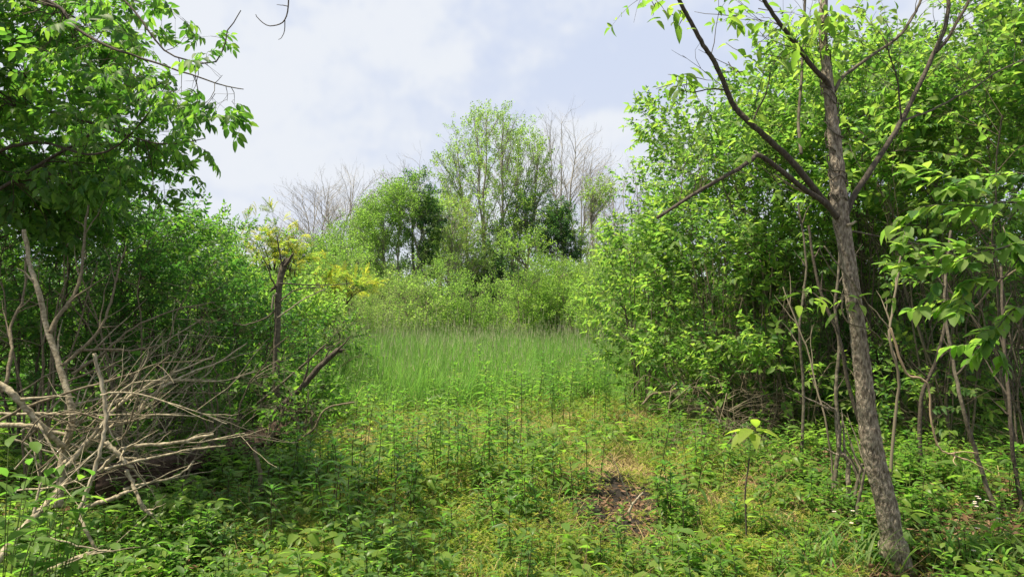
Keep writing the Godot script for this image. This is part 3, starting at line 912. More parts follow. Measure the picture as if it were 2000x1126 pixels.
func build_right() -> void:
	var g := "shrubs of the right-hand thicket"
	var i := 0
	for q in [
		# label, px, depth, height, radius, low, limbs
		["far end shrub of the right thicket, leafy down to the grass", 1292, 13.0, 4.8, 1.0, 0.04, 170],
		["low skirt shrub in front of the thicket's far end", 1256, 11.4, 3.1, 0.72, 0.05, 110],
		["tall shrub behind the broken limb of the near tree", 1400, 11.4, 5.1, 1.2, 0.10, 210],
		["mid shrub of the right thicket with leaves hanging to its waist", 1455, 10.0, 4.5, 1.35, 0.18, 220],
		["tall shrub directly behind the near tree's fork", 1570, 10.2, 5.5, 1.5, 0.30, 220],
		["shrub right of the near tree with bare legs", 1700, 9.2, 5.15, 1.5, 0.36, 220],
		["shrub near the right edge with a dark hollow below", 1850, 8.4, 4.95, 1.4, 0.36, 220],
		["closest shrub at the right edge, many grey stems", 2010, 7.3, 4.45, 1.3, 0.36, 190],
		["back-row shrub glimpsed between the near tree's upper limbs", 1640, 12.6, 6.1, 1.8, 0.12, 170],
		["back-row shrub over the right edge", 1840, 11.8, 6.1, 1.9, 0.12, 170],
		["back-row shrub filling the corner at the right", 2060, 10.5, 6.0, 1.9, 0.12, 150],
		["low dark shrub inside the hollow behind the near tree", 1740, 12.5, 2.6, 1.7, 0.05, 210],
		["low dark shrub inside the hollow at the right", 1960, 11.0, 2.5, 1.7, 0.05, 210],
		["low dark shrub inside the hollow by the thicket's middle", 1540, 12.6, 2.6, 1.6, 0.05, 210],
		["dark back shrub closing the hollow behind the near tree", 1700, 14.5, 3.6, 2.0, 0.0, 260],
		["dark back shrub closing the hollow at the right", 1920, 13.5, 3.6, 2.0, 0.0, 260],
		["dark back shrub closing the thicket's middle", 1520, 14.8, 3.6, 1.9, 0.0, 240],
		["dark back shrub closing the corner at the right edge", 2130, 12.0, 3.4, 1.9, 0.0, 220],
		["low leafy shrub sprawling over the dead twigs of the thicket", 1360, 10.2, 1.5, 0.8, 0.0, 80],
		["low leafy shrub at the thicket's foot left of the near tree", 1490, 9.2, 1.3, 0.8, 0.0, 70],
		["low leafy shrub under the thicket right of the near tree", 1800, 8.6, 1.2, 0.8, 0.0, 60],
	]:
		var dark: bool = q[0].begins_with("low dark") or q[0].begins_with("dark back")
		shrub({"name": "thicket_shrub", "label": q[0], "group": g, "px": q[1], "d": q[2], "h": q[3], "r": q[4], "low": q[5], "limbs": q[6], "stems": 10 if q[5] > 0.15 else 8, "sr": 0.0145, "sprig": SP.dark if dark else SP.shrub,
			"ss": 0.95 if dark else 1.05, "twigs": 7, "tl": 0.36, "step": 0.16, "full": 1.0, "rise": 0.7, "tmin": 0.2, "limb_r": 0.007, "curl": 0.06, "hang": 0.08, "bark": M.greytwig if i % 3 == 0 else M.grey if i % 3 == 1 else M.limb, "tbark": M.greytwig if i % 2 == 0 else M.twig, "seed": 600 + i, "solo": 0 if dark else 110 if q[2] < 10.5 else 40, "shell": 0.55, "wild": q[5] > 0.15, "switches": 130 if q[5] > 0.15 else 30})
		i += 1
	# dead arching twigs that sprawl from under the thicket
	for q in [[1330, 9.6, 1.0, 0.9, "tangle of dead twigs under the thicket's far end", 61], [1430, 8.8, 0.9, 0.9, "tangle of dead twigs and dry stalks left of the sapling with large leaves", 62], [1390, 7.7, 0.5, 0.6, "low heap of dry twigs right of the bare soil", 63], [1560, 9.0, 1.5, 0.9, "dead hanging twigs below the near tree's broken limb", 64], [1500, 9.5, 2.6, 0.8, "dark dead branches hanging inside the thicket", 65]]:
		var b := GD(q[0], q[1])
		rng.seed = 700 + q[5]
		var ax := []
		for k in 5:
			var a := rf(0, TAU)
			var f := Vector3(cos(a), 0, sin(a))
			ax.append({"p": bez(f * 0.1, f * q[3] * 0.4 + Vector3(0, q[2] * 1.2, 0), f * q[3] * rf(0.7, 1.2) + Vector3(0, q[2] * rf(0.1, 0.6), 0), 7, 0.03), "r": [0.011, 0.004], "k": 5, "n": "stem"})
		plant({"name": "dead_twigs", "label": q[4], "cat": "dead shrub", "group": "dead twigs at the thicket's foot", "base": b, "axes": ax, "lobes": [[Vector3(0, q[2] * 0.45, 0), Vector3(q[3], q[2] * 0.5, q[3])]], "limbs": 40, "rise": 0.2, "tmin": 0.1, "limb_r": 0.005, "twigs": 4, "full": 0.6, "tl": 0.35, "fine": 1, "bark": M.deadgrey, "tbark": M.greytwig, "seed": 701 + q[5], "droop": 0.3})

func leaf_mesh(l: float, w: float, droop: float, fold: float, mat: Material, fat := 0.38) -> ArrayMesh:
	var b := MB.new()
	b.use("a")
	b.leaf(Vector3.ZERO, Basis(), l, w, droop, fold, fat)
	return b.commit({"a": mat})

func build_left() -> void:
	# the big tree whose boughs reach over from the left
	rng.seed = 800
	var b := GD(-90, 6.6)
	var ax := []
	ax.append({"p": through([Vector3(0, -0.2, 0), Vector3(0.05, 1.2, 0.1), Vector3(-0.05, 2.6, 0), Vector3(0.1, 4.2, -0.1), Vector3(0.3, 5.6, -0.2)], 4), "r": [0.13, 0.04], "n": "trunk", "k": 9})
	var boughs := [
		[[-60, 330, 6.3], [0, 293, 6.0], [75, 278, 5.8], [150, 297, 5.6], [210, 296, 5.4], [280, 235, 5.3], [325, 165, 5.2]],
		[[-80, -40, 6.0], [92, 0, 5.6], [149, 55, 5.5], [209, 90, 5.4], [278, 114, 5.3], [348, 137, 5.2], [423, 164, 5.1], [475, 174, 5.0]],
		[[-80, 420, 6.2], [60, 330, 6.0], [150, 280, 5.9], [230, 222, 5.8], [290, 180, 5.7], [330, 150, 5.7]],
		[[120, -60, 5.2], [240, 0, 5.1], [290, 60, 5.0], [340, 110, 5.0], [420, 120, 4.9], [445, 60, 4.9], [470, 20, 4.9]],
		[[-80, 120, 6.6], [0, 120, 6.6], [100, 180, 6.6], [200, 190, 6.5]],
		[[-70, 200, 6.3], [60, 210, 6.2], [180, 240, 6.0], [300, 280, 5.8], [400, 270, 5.6]],
	]
	for q in boughs:
		var pts := []
		for p in q:
			pts.append(P(p[0], p[1], p[2]) - b)
		ax.append({"p": through(pts, 3, 0.006), "r": [0.009 if q[0][0] == 120 else 0.017, 0.003], "k": 6, "n": "bough"})
	plant({"name": "overhanging_tree", "label": "large leafy tree at the left whose boughs hang over the clearing", "cat": "tree", "base": b, "axes": ax, "bark": M.limb, "tbark": M.twig, "seed": 801,
		"lobes": [L(b, 60, 120, 6.2, 0.75, 0.65, 1.2), L(b, 190, 140, 5.7, 0.5, 0.42, 1.0), L(b, 320, 190, 5.3, 0.40, 0.24, 0.9), L(b, 410, 185, 5.1, 0.22, 0.15, 1.3), L(b, 450, 185, 5.0, 0.12, 0.10, 0.9), L(b, 390, 265, 5.2, 0.16, 0.07, 0.6),
			L(b, 270, 270, 5.7, 0.5, 0.25, 0.9), L(b, 100, 290, 6.2, 0.8, 0.40, 1.3), L(b, 340, 50, 5.1, 0.28, 0.13, 0.4), L(b, 230, 30, 5.5, 0.5, 0.2, 0.5), L(b, 40, 10, 6.3, 0.7, 0.3, 0.6), L(b, -120, 150, 6.6, 0.8, 1.0, 0.8), L(b, 330, 300, 5.6, 0.25, 0.15, 0.5), L(b, 230, 350, 6.2, 0.55, 0.3, 0.9), L(b, 90, 400, 6.8, 0.8, 0.4, 0.9)],
		"limbs": 340, "rise": 0.2, "tmin": 0.15, "limb_r": 0.005, "twigs": 5, "full": 0.6, "tl": 0.22, "step": 0.14, "sprig": SP.left, "solo": 200, "ss": 0.78, "hang": 0.2, "keep": 0.75})
	# hanging bare twig against the sky, with the bough that it grows on out of the frame above
	rng.seed = 810
	var hb := P(560, -130, 4.6)
	var t := thing("hanging_twig", "bare hooked twig hanging alone against the clouds", "twig", hb)
	var mb := MB.new()
	mb.use("a")
	var main := []
	for p in [[560, -130], [563, -40], [563, 10], [556, 38], [540, 49], [520, 49], [503, 35], [499, 28]]:
		main.append(P(p[0], p[1], 4.6) - hb)
	mb.tube(through(main, 3, 0.001), 0.006, 0.0022, 5)
	part("stem", mb.commit({"a": M.limb}), t)
	for q in [[[556, 38], [555, 60], [549, 74], [543, 77]], [[563, 12], [552, 10], [540, 9]], [[562, -60], [500, -110], [420, -160]]]:
		mb = MB.new()
		mb.use("a")
		var pts := []
		for p in q:
			pts.append(P(p[0], p[1], 4.6) - hb)
		mb.tube(through(pts, 3, 0.001), 0.0035, 0.0016, 4)
		part("side_twig", mb.commit({"a": M.limb}), t)
	# bushes of the left wall
	var g := "bushes of the left thicket"
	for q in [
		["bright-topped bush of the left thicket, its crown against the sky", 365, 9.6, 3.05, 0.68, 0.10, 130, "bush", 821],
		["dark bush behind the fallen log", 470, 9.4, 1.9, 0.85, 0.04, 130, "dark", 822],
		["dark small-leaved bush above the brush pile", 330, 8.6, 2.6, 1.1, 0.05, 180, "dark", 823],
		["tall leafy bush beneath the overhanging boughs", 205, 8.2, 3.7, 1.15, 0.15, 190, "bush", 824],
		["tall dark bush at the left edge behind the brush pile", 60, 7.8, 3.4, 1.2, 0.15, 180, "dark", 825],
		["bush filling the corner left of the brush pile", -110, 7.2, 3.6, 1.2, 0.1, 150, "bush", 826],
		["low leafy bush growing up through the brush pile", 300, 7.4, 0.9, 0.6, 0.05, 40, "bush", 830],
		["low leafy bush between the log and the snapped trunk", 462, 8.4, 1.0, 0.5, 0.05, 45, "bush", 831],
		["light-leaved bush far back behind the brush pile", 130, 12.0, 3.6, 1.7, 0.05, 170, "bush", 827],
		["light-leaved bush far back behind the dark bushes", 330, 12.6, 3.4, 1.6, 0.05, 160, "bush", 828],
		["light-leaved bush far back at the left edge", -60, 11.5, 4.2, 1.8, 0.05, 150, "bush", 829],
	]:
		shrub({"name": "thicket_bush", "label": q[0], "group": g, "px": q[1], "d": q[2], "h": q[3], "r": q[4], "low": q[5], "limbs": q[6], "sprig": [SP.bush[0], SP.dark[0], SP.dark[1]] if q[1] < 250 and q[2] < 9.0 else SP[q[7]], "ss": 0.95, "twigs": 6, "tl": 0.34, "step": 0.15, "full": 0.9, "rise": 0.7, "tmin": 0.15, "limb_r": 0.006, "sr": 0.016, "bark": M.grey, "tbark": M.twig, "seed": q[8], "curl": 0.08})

func build_main_tree() -> void:
	rng.seed = 900
	var D := 4.55
	var base := G(1757, 1126)
	D = -(cam_basis.inverse() * (base - EYE)).z
	var root := thing("near_tree", "slender furrowed tree leaning left with a many-armed fork", "tree", base)
	var path := []
	var rad := PackedFloat32Array()
	for q in [[1766, 1165, 42], [1758, 1126, 31], [1742, 1050, 24], [1733, 990, 23], [1712, 910, 23], [1697, 830, 20], [1688, 750, 18.5], [1678, 660, 17], [1667, 580, 16.5], [1657, 510, 16.5], [1648, 455, 17.5], [1641, 415, 18.5], [1638, 370, 16.5], [1634, 310, 14.5], [1628, 250, 12.5], [1621, 190, 12], [1614, 130, 9.5], [1608, 70, 9], [1610, 0, 8], [1618, -90, 6], [1615, -200, 4]]:
		path.append(P(q[0], q[1], D) - base)
		for k in 6:
			rad.append(q[2] * 0.82 / FOCAL * D)
	var fine := through(path, 6, 0.0)
	rad = rad.slice(0, fine.size())
	var n := FastNoiseLite.new()
	n.seed = 4
	n.frequency = 1.0
	n.fractal_octaves = 2
	var knots := FastNoiseLite.new()
	knots.seed = 8
	knots.frequency = 3.0
	# resample finely and furrow the bark
	var fine2 := PackedVector3Array()
	var rad2 := PackedFloat32Array()
	var m := 420
	for i in m + 1:
		var f := float(i) / m
		fine2.append(on(fine, f))
		var ri := f * (rad.size() - 1)
		var r0 := int(ri)
		rad2.append(lerpf(rad[r0], rad[mini(r0 + 1, rad.size() - 1)], ri - r0))
	var k := 44
	var mb := MB.new()
	mb.use("a")
	mb.tube_r(fine2, rad2, k, func(i: int, j: int, p: Vector3) -> float:
		var a := TAU * j / k
		var q := Vector3(cos(a) * 4.2, p.y * 4.0, sin(a) * 4.2)
		var v := absf(n.get_noise_3d(q.x, q.y, q.z))
		var w := absf(n.get_noise_3d(q.x * 2.3 + 9.0, q.y * 1.8, q.z * 2.3))
		var furrow := smoothstep(0.0, 0.2, v) * 0.16 + smoothstep(0.0, 0.2, w) * 0.07
		return 0.84 + furrow + knots.get_noise_3d(cos(a), p.y * 1.3, sin(a)) * 0.07)
	part("trunk", mb.commit({"a": M.bark}), root)
	# the limbs, thickness in photograph pixels
	var sprigs := [[], []]
	for q in [
		[[[1644, 440, 0], [1624, 408, 0.02], [1598, 378, 0.0], [1548, 316, -0.1], [1505, 275, -0.15], [1469, 243, -0.2], [1440, 215, -0.2], [1425, 190, -0.22], [1412, 155, -0.25], [1394, 118, -0.27], [1374, 88, -0.3], [1349, 42, -0.33], [1327, 0, -0.36], [1300, -60, -0.4]], 11, 5, M.limb],
		[[[1636, 425, -0.04], [1613, 398, -0.08], [1568, 366, -0.16], [1518, 327, -0.24], [1483, 303, -0.30], [1468, 312, -0.33], [1440, 331, -0.36], [1409, 348, -0.40], [1349, 383, -0.46], [1284, 425, -0.52]], 9, 4.5, M.limb],
		[[[1648, 432, 0], [1660, 400, 0.05], [1677, 368, 0.1], [1717, 308, 0.2], [1757, 244, 0.3], [1787, 184, 0.36], [1822, 109, 0.42], [1846, 55, 0.46], [1854, 0, 0.5], [1860, -70, 0.55]], 10, 5.5, M.limb],
		[[[1829, 102, 0.42], [1850, 78, 0.44], [1866, 50, 0.46], [1894, 0, 0.5], [1920, -60, 0.52]], 5.5, 4, M.limb],
		[[[1765, 236, 0.31], [1790, 226, 0.34], [1822, 214, 0.4], [1896, 174, 0.5], [1951, 139, 0.6], [2010, 112, 0.7]], 4, 2, M.grey],
		[[[1761, 232, 0.3], [1757, 190, 0.28], [1752, 149, 0.25], [1738, 110, 0.22], [1733, 80, 0.2]], 3, 1.6, M.limb],
		[[[1627, 182, 0], [1612, 155, -0.05], [1594, 138, -0.1], [1568, 104, -0.16], [1545, 72, -0.2], [1523, 45, -0.24], [1493, 0, -0.3], [1470, -40, -0.34]], 8.5, 5, M.limb],
		[[[1630, 178, 0], [1645, 152, 0.06], [1667, 134, 0.12], [1717, 99, 0.22], [1757, 70, 0.3], [1782, 35, 0.36], [1799, 0, 0.4], [1815, -50, 0.45]], 6, 3.5, M.grey],
		[[[1565, 300, -0.02], [1560, 235, 0.1], [1566, 150, 0.2], [1570, 60, 0.3], [1574, -30, 0.3]], 5, 3.5, M.grey],
		[[[1469, 243, -0.2], [1480, 215, -0.2], [1497, 180, -0.2], [1506, 135, -0.18]], 3, 1.6, M.limb],
		[[[1414, 175, -0.24], [1385, 174, -0.3], [1355, 180, -0.34], [1330, 176, -0.36]], 2.4, 1.3, M.limb],
		[[[1483, 303, -0.3], [1478, 297, -0.3], [1472, 294, -0.31]], 4.5, 1.6, M.pale],
		[[[1578, 378, -0.1], [1545, 362, -0.14], [1518, 343, -0.18], [1512, 340, -0.2]], 4, 1.5, M.pale],
		[[[1660, 450, 0.04], [1700, 458, 0.12], [1760, 470, 0.2], [1850, 486, 0.3], [1880, 492, 0.35]], 2.8, 1.6, M.grey],
		[[[1634, 540, -0.02], [1610, 505, -0.08], [1600, 480, -0.1]], 2.0, 1.0, M.greytwig],
		[[[1655, 440, -0.06], [1664, 437, -0.07], [1672, 431, -0.08]], 4.5, 3.5, M.pale],
	]:
		var pts := []
		for p in q[0]:
			pts.append(P(p[0], p[1], D + p[2]) - base)
		mb = MB.new()
		mb.use("a")
		var c := through(pts, 5, 0.002)
		mb.tube_r(c, radii(c.size(), q[1] * 0.66 / FOCAL * D, q[2] * 0.66 / FOCAL * D), 9, func(i: int, j: int, _p: Vector3) -> float: return 1.0 + 0.10 * sin(j * 2.4 + i * 1.7) * sin(i * 0.9))
		part("branch", mb.commit({"a": q[3]}), root)
		if c.size() > 20:
			var fine_twigs := MB.new()
			fine_twigs.use("a")
			for e in 9:
				var u := rf(0.25, 1.0)
				var s := on(c, u)
				var d := (along(c, u) * 0.5 + rdir() * 0.8 + Vector3(0, 0.25, 0)).normalized() * rf(0.15, 0.55)
				var tw := bez(s, s + d * 0.5 + rdir() * 0.04, s + d, 5, 0.008)
				fine_twigs.tube(tw, 0.003, 0.0013, 4)
				for f in 2:
					var s2 := on(tw, rf(0.3, 0.9))
					fine_twigs.tube(bez(s2, s2 + d * 0.25 + rdir() * 0.05, s2 + d * 0.4 + rdir() * 0.12, 3), 0.0018, 0.001, 3)
				if rng.randf() < 0.55 and on(c, u).y > 1.8:
					sprigs[rng.randi_range(0, 1)].append(Transform3D(frame(d + Vector3(0, -0.1, 0), 0.6).scaled_local(Vector3.ONE * rf(0.5, 0.8)), tw[5]))
			part("twigs", fine_twigs.commit({"a": M.limb}), root, "stuff")
	for v in 2:
		scatter("foliage", SP.shrub[v], sprigs[v], root)
	# small twigs on the limbs and its few leaves at their ends
	var leaves := []
	for v in 3:
		leaves.append(leaf_mesh(0.095 + 0.012 * v, 0.046, 0.3, 0.22, [M.sh_a, M.sh_c, M.lt_c][v]))
	for q in [[1285, 8, -0.4, 7, 30], [1330, 30, -0.36, 5, 26], [1345, 155, -0.35, 10, 26], [1330, 170, -0.36, 6, 30], [1440, 30, -0.3, 12, 45], [1510, 60, -0.2, 18, 55], [1570, 60, 0.0, 24, 65], [1630, 40, -0.1, 20, 50], [1640, 80, 0.1, 10, 40], [1520, 110, -0.15, 14, 50], [1600, 110, 0.1, 12, 50], [1690, 20, 0.2, 8, 30], [1655, 590, -0.15, 9, 45], [1580, 575, -0.1, 6, 26], [1500, 250, -0.2, 8, 40], [1450, 120, -0.25, 10, 45]]:
		for i in int(q[3] * 1.8):
			var p := P(q[0] + rng.randfn() * q[4] * 0.6, q[1] + rng.randfn() * q[4] * 0.4, D + q[2] + rng.randfn() * 0.12)
			var lf := part("leaf", leaves[rng.randi_range(0, 2)], root)
			lf.transform = Transform3D(frame(rdir() * Vector3(1, 0.5, 1) + Vector3(0, -0.35, 0), 0.4).scaled_local(Vector3.ONE * rf(0.6, 1.15)), p - base)
		mb = MB.new()
		mb.use("a")
		for i in 4:
			var a := P(q[0] + rng.randfn() * q[4] * 0.5, q[1] + rng.randfn() * q[4] * 0.3, D + q[2])
			var e := P(q[0] + rng.randfn() * q[4] * 0.9, q[1] + rng.randfn() * q[4] * 0.6, D + q[2] + rng.randfn() * 0.12)
			mb.tube(bez(a - base, (a + e) * 0.5 - base + rdir() * 0.02, e - base, 4, 0.004), 0.0032, 0.0014, 4)
		part("twigs", mb.commit({"a": M.twig}), root, "stuff")
	# the vine that winds round the trunk
	var vine := thing("climbing_vine", "thin woody vine twisted round the upper trunk of the leaning tree", "vine", base, "vines on the leaning tree")
	for q in [[0.615, 0.90, 4.5, 0.0], [0.66, 0.84, 2.0, 2.0], [0.575, 0.635, 1.6, 1.0]]:
		var c := PackedVector3Array()
		for i in 60:
			var f := i / 59.0
			var u: float = lerpf(q[0], q[1], f)
			var p := on(fine2, u)
			var r := rad2[int(u * m)] * 1.08 + 0.004 + 0.008 * absf(sin(i * 0.7))
			var a: float = q[3] + f * q[2] * TAU + 0.6 * sin(i * 0.45)
			c.append(p + Vector3(cos(a) * r, 0.02 * sin(i * 1.1), sin(a) * r))
		mb = MB.new()
		mb.use("a")
		mb.tube(c, 0.0055, 0.0035, 6)
		part("stem", mb.commit({"a": M.grey}), vine)
	var vine2 := thing("climbing_vine", "pale vine arching off the middle of the leaning trunk", "vine", base, "vines on the leaning tree")
	for q in [[[1648, 575, -0.12], [1645, 605, -0.14], [1658, 630, -0.15], [1690, 640, -0.15], [1712, 652, -0.08], [1725, 668, 0.0]], [[1665, 545, -0.1], [1684, 600, -0.12], [1700, 640, -0.1], [1712, 660, -0.05]], [[1610, 480, -0.05], [1640, 520, -0.13], [1680, 570, -0.13], [1712, 620, 0.0]]]:
		var pts := []
		for p in q:
			pts.append(P(p[0], p[1], D + p[2]) - base)
		mb = MB.new()
		mb.use("a")
		mb.tube(through(pts, 5, 0.002), 0.0055, 0.004, 6)
		part("stem", mb.commit({"a": M.deadgrey}), vine2)
	# thin stems in front of the thicket
	var stems := [
		["thin grey sapling stem left of the leaning trunk, forked at the top", [[1622, 990, 6.3], [1632, 930, 6.3], [1640, 850, 6.3], [1633, 760, 6.35], [1640, 680, 6.4], [1632, 600, 6.4], [1640, 500, 6.5], [1628, 400, 6.6]], 8, 4, M.grey],
		["sawn sapling stem, bent at its knee, beside the leaning trunk", [[1650, 985, 5.9], [1657, 930, 5.9], [1658, 905, 5.9], [1650, 890, 5.9], [1640, 880, 5.9], [1636, 850, 5.9], [1634, 810, 5.9], [1630, 800, 5.9]], 9, 6, M.bark],
		["short forked stub between the sawn stem and the leaning trunk", [[1662, 1000, 5.8], [1672, 960, 5.8], [1680, 925, 5.8], [1684, 905, 5.8]], 7, 5, M.grey],
		["slim stem leaning right behind the short forked stub", [[1662, 1050, 5.6], [1676, 990, 5.6], [1690, 920, 5.6], [1698, 880, 5.7]], 7, 4, M.grey],
		["long bare vine dangling with a kink in front of the hollow", [[1740, 640, 5.6], [1770, 728, 5.6], [1800, 738, 5.6], [1815, 760, 5.6], [1818, 810, 5.6], [1826, 850, 5.6], [1838, 878, 5.6], [1862, 888, 5.6], [1888, 898, 5.6]], 4.5, 3, M.brightwood],
		["leaning grey stem at the right, crossing the hollow", [[1945, 1010, 5.8], [1925, 940, 5.8], [1900, 860, 5.8], [1880, 790, 5.8], [1865, 720, 5.9], [1850, 640, 6.0], [1846, 560, 6.1], [1858, 450, 6.2]], 8, 5, M.grey],
		["dark straight stem closest to the right edge", [[1990, 1030, 5.9], [1985, 930, 5.9], [1975, 830, 5.9], [1968, 740, 6.0], [1960, 640, 6.1], [1956, 520, 6.3]], 8, 5, M.limb],
		["slim bright stem curving up beside the leaning trunk", [[1726, 880, 6.2], [1748, 820, 6.2], [1756, 740, 6.2], [1738, 660, 6.2], [1745, 600, 6.3], [1760, 500, 6.4]], 6, 4, M.greytwig],
		["thin drooping switch left of the sawn stem", [[1618, 990, 6.0], [1626, 920, 6.0], [1615, 830, 6.0], [1596, 760, 6.1], [1580, 690, 6.2], [1552, 620, 6.3], [1530, 560, 6.4]], 4, 2.5, M.greytwig],
		["thin upright switch in the thicket left of the leaning trunk", [[1560, 860, 7.4], [1570, 760, 7.4], [1562, 640, 7.4], [1575, 520, 7.5], [1560, 400, 7.6]], 6, 3.5, M.grey],
		["bowed dark limb behind the leaning trunk at the hollow", [[1790, 860, 7.2], [1800, 780, 7.2], [1830, 700, 7.2], [1850, 600, 7.3], [1840, 480, 7.4]], 8, 5, M.limb],
		["dark stem slanting left behind the sawn stem", [[1700, 850, 7.6], [1660, 760, 7.6], [1640, 660, 7.6], [1600, 560, 7.7], [1580, 440, 7.8]], 8, 5, M.limb],
		["pale switch slanting up to the right near the right edge", [[1905, 600, 5.2], [1950, 550, 5.1], [2000, 520, 5.0], [2060, 490, 4.9]], 3.5, 2.5, M.deadgrey],
	]
	for q in stems:
		rng.seed = 950 + int(q[1][0][0])
		var first: Array = q[1][0]
		var b := GD(first[0], first[2]) if first[1] > 800 else P(first[0], first[1], first[2])
		var pts := []
		for p in q[1]:
			pts.append(P(p[0], p[1], p[2]) - b)
		if first[1] > 800:
			pts[0] = Vector3(0, -0.03, 0)
		var t := thing("slender_sapling", q[0], "sapling", b, "thin saplings before the right thicket")
		mb = MB.new()
		mb.use("a")
		var c := through(pts, 5, 0.004)
		var dd: float = first[2]
		mb.tube(c, q[2] * 0.55 / FOCAL * dd, q[3] * 0.5 / FOCAL * dd, 8)
		part("stem", mb.commit({"a": q[4]}), t)
		for i in 5:
			var u := rf(0.35, 0.95)
			var p := on(c, u)
			var e := p + (along(c, u) * 0.6 + Vector3(rf(-0.8, 0.8), rf(0.0, 0.5), rf(-0.4, 0.4))) * rf(0.15, 0.5)
			mb = MB.new()
			mb.use("a")
			mb.tube(bez(p, p.lerp(e, 0.5) + rdir() * 0.03, e, 5, 0.006), q[3] / FOCAL * dd * 0.5, 0.0018, 5)
			part("side_twig", mb.commit({"a": q[4]}), t)
	# the near leafy branch that reaches in at the right
	rng.seed = 980
	var nb := GD(2180, 4.6)
	var br := thing("leafy_shrub", "near shrub reaching in from the right edge with broad oval leaves", "shrub", nb)
	var tips := []
	for q in [[[[2180, 900, 4.6], [2160, 640, 4.5], [2100, 500, 4.3], [2000, 400, 4.1], [1920, 400, 4.0], [1860, 400, 3.95], [1800, 405, 3.95], [1740, 440, 3.95]], 7], [[[2160, 640, 4.5], [2080, 540, 4.2], [2010, 480, 4.0], [1950, 485, 3.9], [1880, 505, 3.85], [1830, 520, 3.85], [1780, 520, 3.8]], 6], [[[2100, 500, 4.3], [2060, 380, 4.2], [2000, 340, 4.1], [1940, 345, 4.05], [1870, 355, 4.0], [1840, 370, 4.0]], 5], [[[2160, 700, 4.5], [2060, 640, 4.3], [1990, 600, 4.2], [1950, 640, 4.1], [1930, 665, 4.1]], 5], [[[2010, 480, 4.0], [1960, 540, 3.9], [1900, 550, 3.9], [1880, 570, 3.9]], 3], [[[2000, 400, 4.1], [1960, 440, 4.0], [1980, 470, 3.95], [1995, 490, 3.95]], 3]]:
		var pts := []
		for p in q[0]:
			pts.append(P(p[0], p[1], p[2]) - nb)
		if q[1] == 7:
			pts.push_front(Vector3(0, -0.05, 0))
		var c := through(pts, 4, 0.006)
		mb = MB.new()
		mb.use("a")
		mb.tube(c, q[1] * 0.0016, 0.0016, 6)
		part("stem", mb.commit({"a": M.grey}), br)
		for i in 13:
			tips.append([on(c, lerpf(0.42, 1.0, i / 12.0)), along(c, lerpf(0.42, 1.0, i / 12.0))])
		for i in 5:
			var u := rf(0.45, 0.95)
			var s := on(c, u)
			var d := (along(c, u) + rdir() * 0.8).normalized() * rf(0.12, 0.3)
			var tw := bez(s, s + d * 0.5, s + d + Vector3(0, 0.03, 0), 4, 0.004)
			mb = MB.new()
			mb.use("a")
			mb.tube(tw, 0.002, 0.0012, 4)
			part("side_twig", mb.commit({"a": M.grey}), br)
			for kk in 4:
				tips.append([on(tw, 0.4 + 0.2 * kk), along(tw, 0.4 + 0.2 * kk)])
	var nl := []
	for v in 4:
		nl.append(leaf_mesh(0.105 + 0.008 * v, 0.062 + 0.003 * v, 0.15 + 0.08 * v, 0.14, [M.sh_a, M.sh_b, M.sh_c, M.sh_a][v], 0.45))
	for q in tips:
		for s in [-1.0, 1.0, 0.0]:
			if rng.randf() < 0.12:
				continue
			var side: Vector3 = q[1].cross(Vector3.UP).normalized()
			var z: Vector3 = q[1] * rf(0.3, 0.9) + side * s * rf(0.5, 1.0) + Vector3(0, rf(-0.5, 0.25), 0)
			var lf := part("leaf", nl[rng.randi_range(0, 3)], br)
			lf.transform = Transform3D(frame(z, 0.35).scaled_local(Vector3.ONE * rf(0.5, 1.0)), q[0])

func radii(n: int, a: float, b: float) -> PackedFloat32Array:
	var r := PackedFloat32Array()
	for i in n:
		r.append(lerpf(a, b, pow(float(i) / (n - 1), 0.8)))
	return r

# a dead branch: pixel points with depths, thickness in pixels of the photograph
func dead_branch(called: String, label: String, pts: Array, w0: float, w1: float, m: Material, twigs: int, seed_: int, group := "dead branches of the brush pile") -> Node3D:
	rng.seed = seed_
	var base := P(pts[0][0], pts[0][1], pts[0][2])
	var t := thing(called, label, "dead branch", base, group)
	var cp := []
	for p in pts:
		cp.append(P(p[0], p[1], p[2]) - base)
	var d: float = pts[0][2]
	var c := through(cp, 5, 0.005)
	var mb := MB.new()
	mb.use("a")
	var ph := rf(0, 9)
	mb.tube_r(c, radii(c.size(), w0 * 0.5 / FOCAL * d, w1 * 0.5 / FOCAL * d), 8, func(i: int, j: int, _p: Vector3) -> float: return 1.0 + 0.12 * sin(i * 1.3 + ph) * sin(j * 1.6 + ph) + (0.25 if (i + int(ph)) % 7 == 0 and j % 4 == 0 else 0.0))
	part("limb", mb.commit({"a": m}), t)
	for i in twigs:
		var u := rf(0.25, 0.97)
		var p := on(c, u)
		var l := rf(0.12, 0.5)
		var e := p + (along(c, u) * rf(0.5, 1.0) + rdir() * rf(0.4, 0.8)).normalized() * l
		mb = MB.new()
		mb.use("a")
		mb.tube(bez(p, p.lerp(e, 0.5) + rdir() * l * 0.1, e, 5, 0.006), lerpf(w0, w1, u) * 0.27 / FOCAL * d, 0.0018, 5)
		part("twig", mb.commit({"a": m}), t)
	return t

